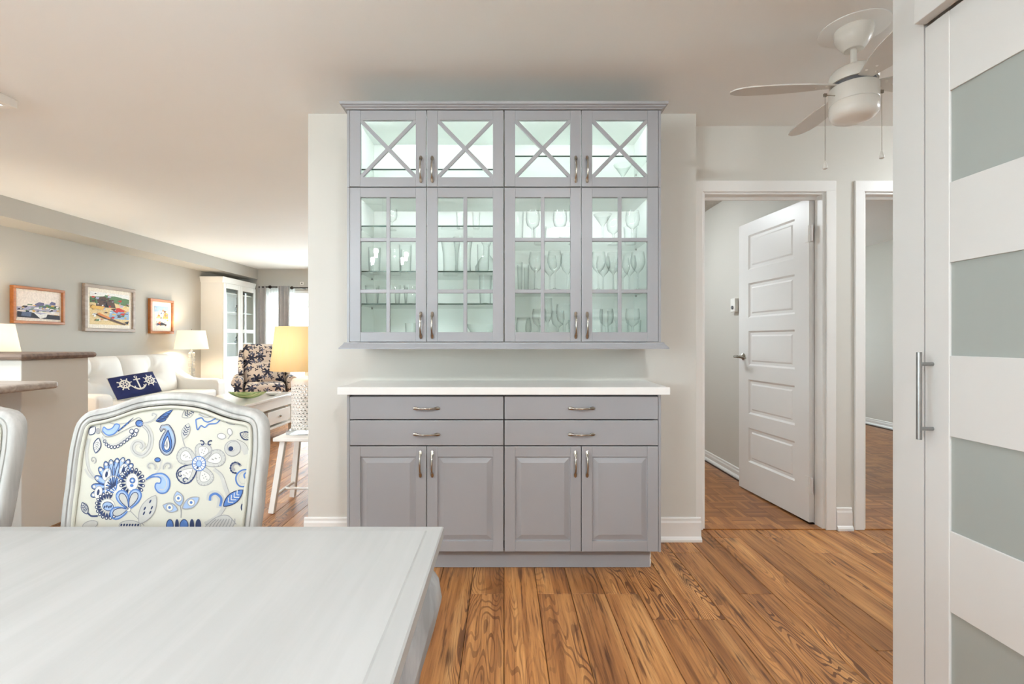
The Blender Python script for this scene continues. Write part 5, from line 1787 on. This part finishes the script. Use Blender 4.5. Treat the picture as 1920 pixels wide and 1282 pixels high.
for s in (-1, 1):
    obj('wing', MB().prism([(AY + .42, .62), (AY + .80, .58), (AY + .86, 1.0), (AY + .66, .96), (AY + .50, .80)], lambda y, z: (AX + s * .30, y, z), lambda y, z: (AX + s * .37, y, z)), 'floral', ac, bevel=.025, seg=3)
    am = obj('arm', MB().box(AX + s * .355 - .055, AX + s * .355 + .055, AY + .03, AY + .66, .10, .50), 'floral', ac, bevel=.02)
    obj('arm_roll', MB().tube([(AX + s * .37, AY, .525), (AX + s * .37, AY + .66, .545)], .078, 20), 'floral', am, smooth=True)
for sx in (-.28, .28):
    for yy in (.08, .66):
        obj('leg', MB().lathe([(.02, 0), (.03, .10)], (AX + sx, AY + yy, 0), 12), 'bronze', ac, smooth=True)

ac.location = (-3.70, 7.48, 0); ac.rotation_euler = (0, 0, math.radians(27.0))

# coffee table with the leaf dish
QX0, QX1, QY0, QY1, QZ = -3.34, -2.60, 4.62, 6.02, .500
ct = thing('coffee_table', 'white coffee table with drawers standing before the sofa', 'table', ((QX0 + QX1) / 2, (QY0 + QY1) / 2, 0))
obj('tabletop', MB().box(QX0 - .02, QX1 + .02, QY0 - .02, QY1 + .02, QZ - .028, QZ), plain('gloss_white_top', (232, 229, 223), .12, var=.01), ct, bevel=.004)
for xx in (QX0, QX1 - .065):
    for yy in (QY0, QY1 - .065):
        obj('leg', MB().box(xx, xx + .065, yy, yy + .065, 0, QZ - .028), 'white', ct, bevel=.004)
obj('apron', MB().box(QX1 - .03, QX1 - .01, QY0 + .065, QY1 - .065, QZ - .13, QZ - .028), 'white', ct)
obj('apron', MB().box(QX0 + .01, QX0 + .03, QY0 + .065, QY1 - .065, QZ - .13, QZ - .028), 'white', ct)
obj('apron', MB().box(QX0 + .065, QX1 - .065, QY0 + .01, QY0 + .03, QZ - .13, QZ - .028), 'white', ct)
obj('apron', MB().box(QX0 + .065, QX1 - .065, QY1 - .03, QY1 - .01, QZ - .13, QZ - .028), 'white', ct)
obj('lower_shelf', MB().box(QX0 + .01, QX1 - .01, QY0 + .01, QY1 - .01, .14, .165), 'white', ct, bevel=.003)
for k in range(2):
    ya = QY0 + .10 + k * .62
    dr = obj('drawer', MB().box(QX1 - .30, QX1 - .012, ya, ya + .56, .19, .34), 'white', ct, bevel=.004)
    obj('knob', MB().lathe([(.006, 0), (.014, .014), (.004, .024)], (QX1 - .012, ya + .28, .265), 12, M4=Matrix.Rotation(PI / 2, 4, 'Y')), 'nickel', dr, smooth=True)
M['leaf'] = None
_t = NT('green_leaf_glaze')
_tc = _t.n('ShaderNodeTexCoord')
_f = _t.noise(_t.mapping(_tc.outputs['Object'], (6, 60, 10)), 1, 3)
_t.l(_t.ramp(_f, [(.3, lin((78, 108, 60))), (.5, lin((124, 150, 86))), (.68, lin((206, 204, 150)))]), _t.b.inputs['Base Color'])
_t.b.inputs['Roughness'].default_value = .2
M['leaf'] = _t.m


def leaf_dish():
    mb = MB()
    def f(u, v):
        a = 2 * u - 1; b = 2 * v - 1
        w = .085 * (1 - abs(a) ** 2.2) ** .8 if abs(a) < 1 else 0
        x = .20 * a
        y = w * b
        z = .004 + .062 * b * b * (1 - a * a) + .060 * a * a + .015 * abs(a) ** 4
        return (x, y, z)
    mb.grid(25, 11, f)
    return mb
ld = tag(obj('leaf_dish', leaf_dish(), 'leaf', smooth='all', solid=.005), 'green leaf-shaped dish on the coffee table', 'dish')
ld.location = (-2.815, 5.30, QZ + .004); ld.rotation_euler = (0, 0, math.radians(8))
sh_ = tag(obj('shell_dish', MB().lathe([(.001, .004), (.03, .001), (.07, .02), (.09, .035), (.088, .037), (.06, .022), (.001, .010)], seg=20, cap0=False, cap1=False), 'white', smooth=True), 'shallow white dish behind the green leaf dish', 'dish')
sh_.location = (-2.72, 5.66, QZ + .001)

# near side table with the pierced ceramic lamp
st_ = thing('side_table', 'white side table with splayed legs behind the cabinet wall', 'table', (-1.30, 3.38, 0))
sx0, sx1, sy0, sy1 = -1.52, -1.08, 3.17, 3.56
obj('tabletop', MB().box(sx0, sx1, sy0, sy1, .478, .503), 'white', st_, bevel=.005)
cs = {}
for i, (fx, fy) in enumerate(((-1.535, 3.19), (-1.545, 3.53), (-1.065, 3.19), (-1.055, 3.53))):
    tx = fx + .06 if fx < -1.3 else fx - .06
    ty = fy + .04 if fy < 3.3 else fy - .04
    cs[i] = (Vector((fx, fy, 0)), Vector((tx, ty, .478)))
    obj('leg', MB().bar(cs[i][0] + Vector((0, 0, .004)), cs[i][1], .036, .036), 'white', st_, bevel=.003)
for a, b in ((0, 1), (2, 3)):
    pa, pb = cs[a][0].lerp(cs[a][1], .24), cs[b][0].lerp(cs[b][1], .24)
    obj('stretcher', MB().tube([pa, pb], .010, 8), 'white', st_, smooth=True)
pa = (cs[0][0].lerp(cs[0][1], .24) + cs[1][0].lerp(cs[1][1], .24)) / 2; pb = (cs[2][0].lerp(cs[2][1], .24) + cs[3][0].lerp(cs[3][1], .24)) / 2
obj('stretcher', MB().tube([pa, pb], .010, 8), 'white', st_, smooth=True)
LX, LY, LZ = -1.372, 3.37, .5035
pla = thing('table_lamp', 'pierced white ceramic lamp with warm yellow shade on the side table', 'lamp', (LX, LY, LZ))
obj('acrylic_foot', MB().box(LX - .105, LX + .105, LY - .105, LY + .105, LZ, LZ + .030), 'crystal', pla, bevel=.003)
mb = MB()
NC, NR = 26, 15
z0, z1, r0 = LZ + .031, LZ + .345, .102
for j in range(NR):
    for i in range(NC):
        off_ = .5 * (j % 2)
        def C(u, v):
            a = 2 * PI * (i + off_ + u) / NC
            return (LX + r0 * math.cos(a), LY + r0 * math.sin(a), z0 + (z1 - z0) * (j + v) / NR)
        o_ = [C(0, 0), C(.5, 0), C(1, 0), C(1, .5), C(1, 1), C(.5, 1), C(0, 1), C(0, .5)]
        q = .27
        i_ = [C(.5 - q, .5), C(.5, .5 - q), C(.5 + q, .5), C(.5, .5 + q)]
        mb.add(o_ + i_, [(0, 1, 9, 8), (1, 2, 10, 9), (2, 3, 10), (3, 4, 10), (4, 5, 11, 10), (5, 6, 8, 11), (6, 7, 8), (7, 0, 8)])
obj('pierced_body', mb, 'white', pla, solid=.006, smooth='all')
obj('body_cap', MB().lathe([(.105, z1 - .003), (.106, z1 + .012), (.095, z1 + .030), (.04, z1 + .042), (.018, z1 + .05), (.014, z1 + .16)], (LX, LY, 0), 30, cap0=False), 'white', pla, smooth=True)
obj('lamp_shade', MB().lathe([(.238, .938), (.205, 1.238)], (LX, LY, 0), 44, cap0=False, cap1=False), 'shade_b', pla, smooth='all', solid=.003)
lamp_light('lamp_glow', (LX, LY, 1.06), LAMP_B, .05)
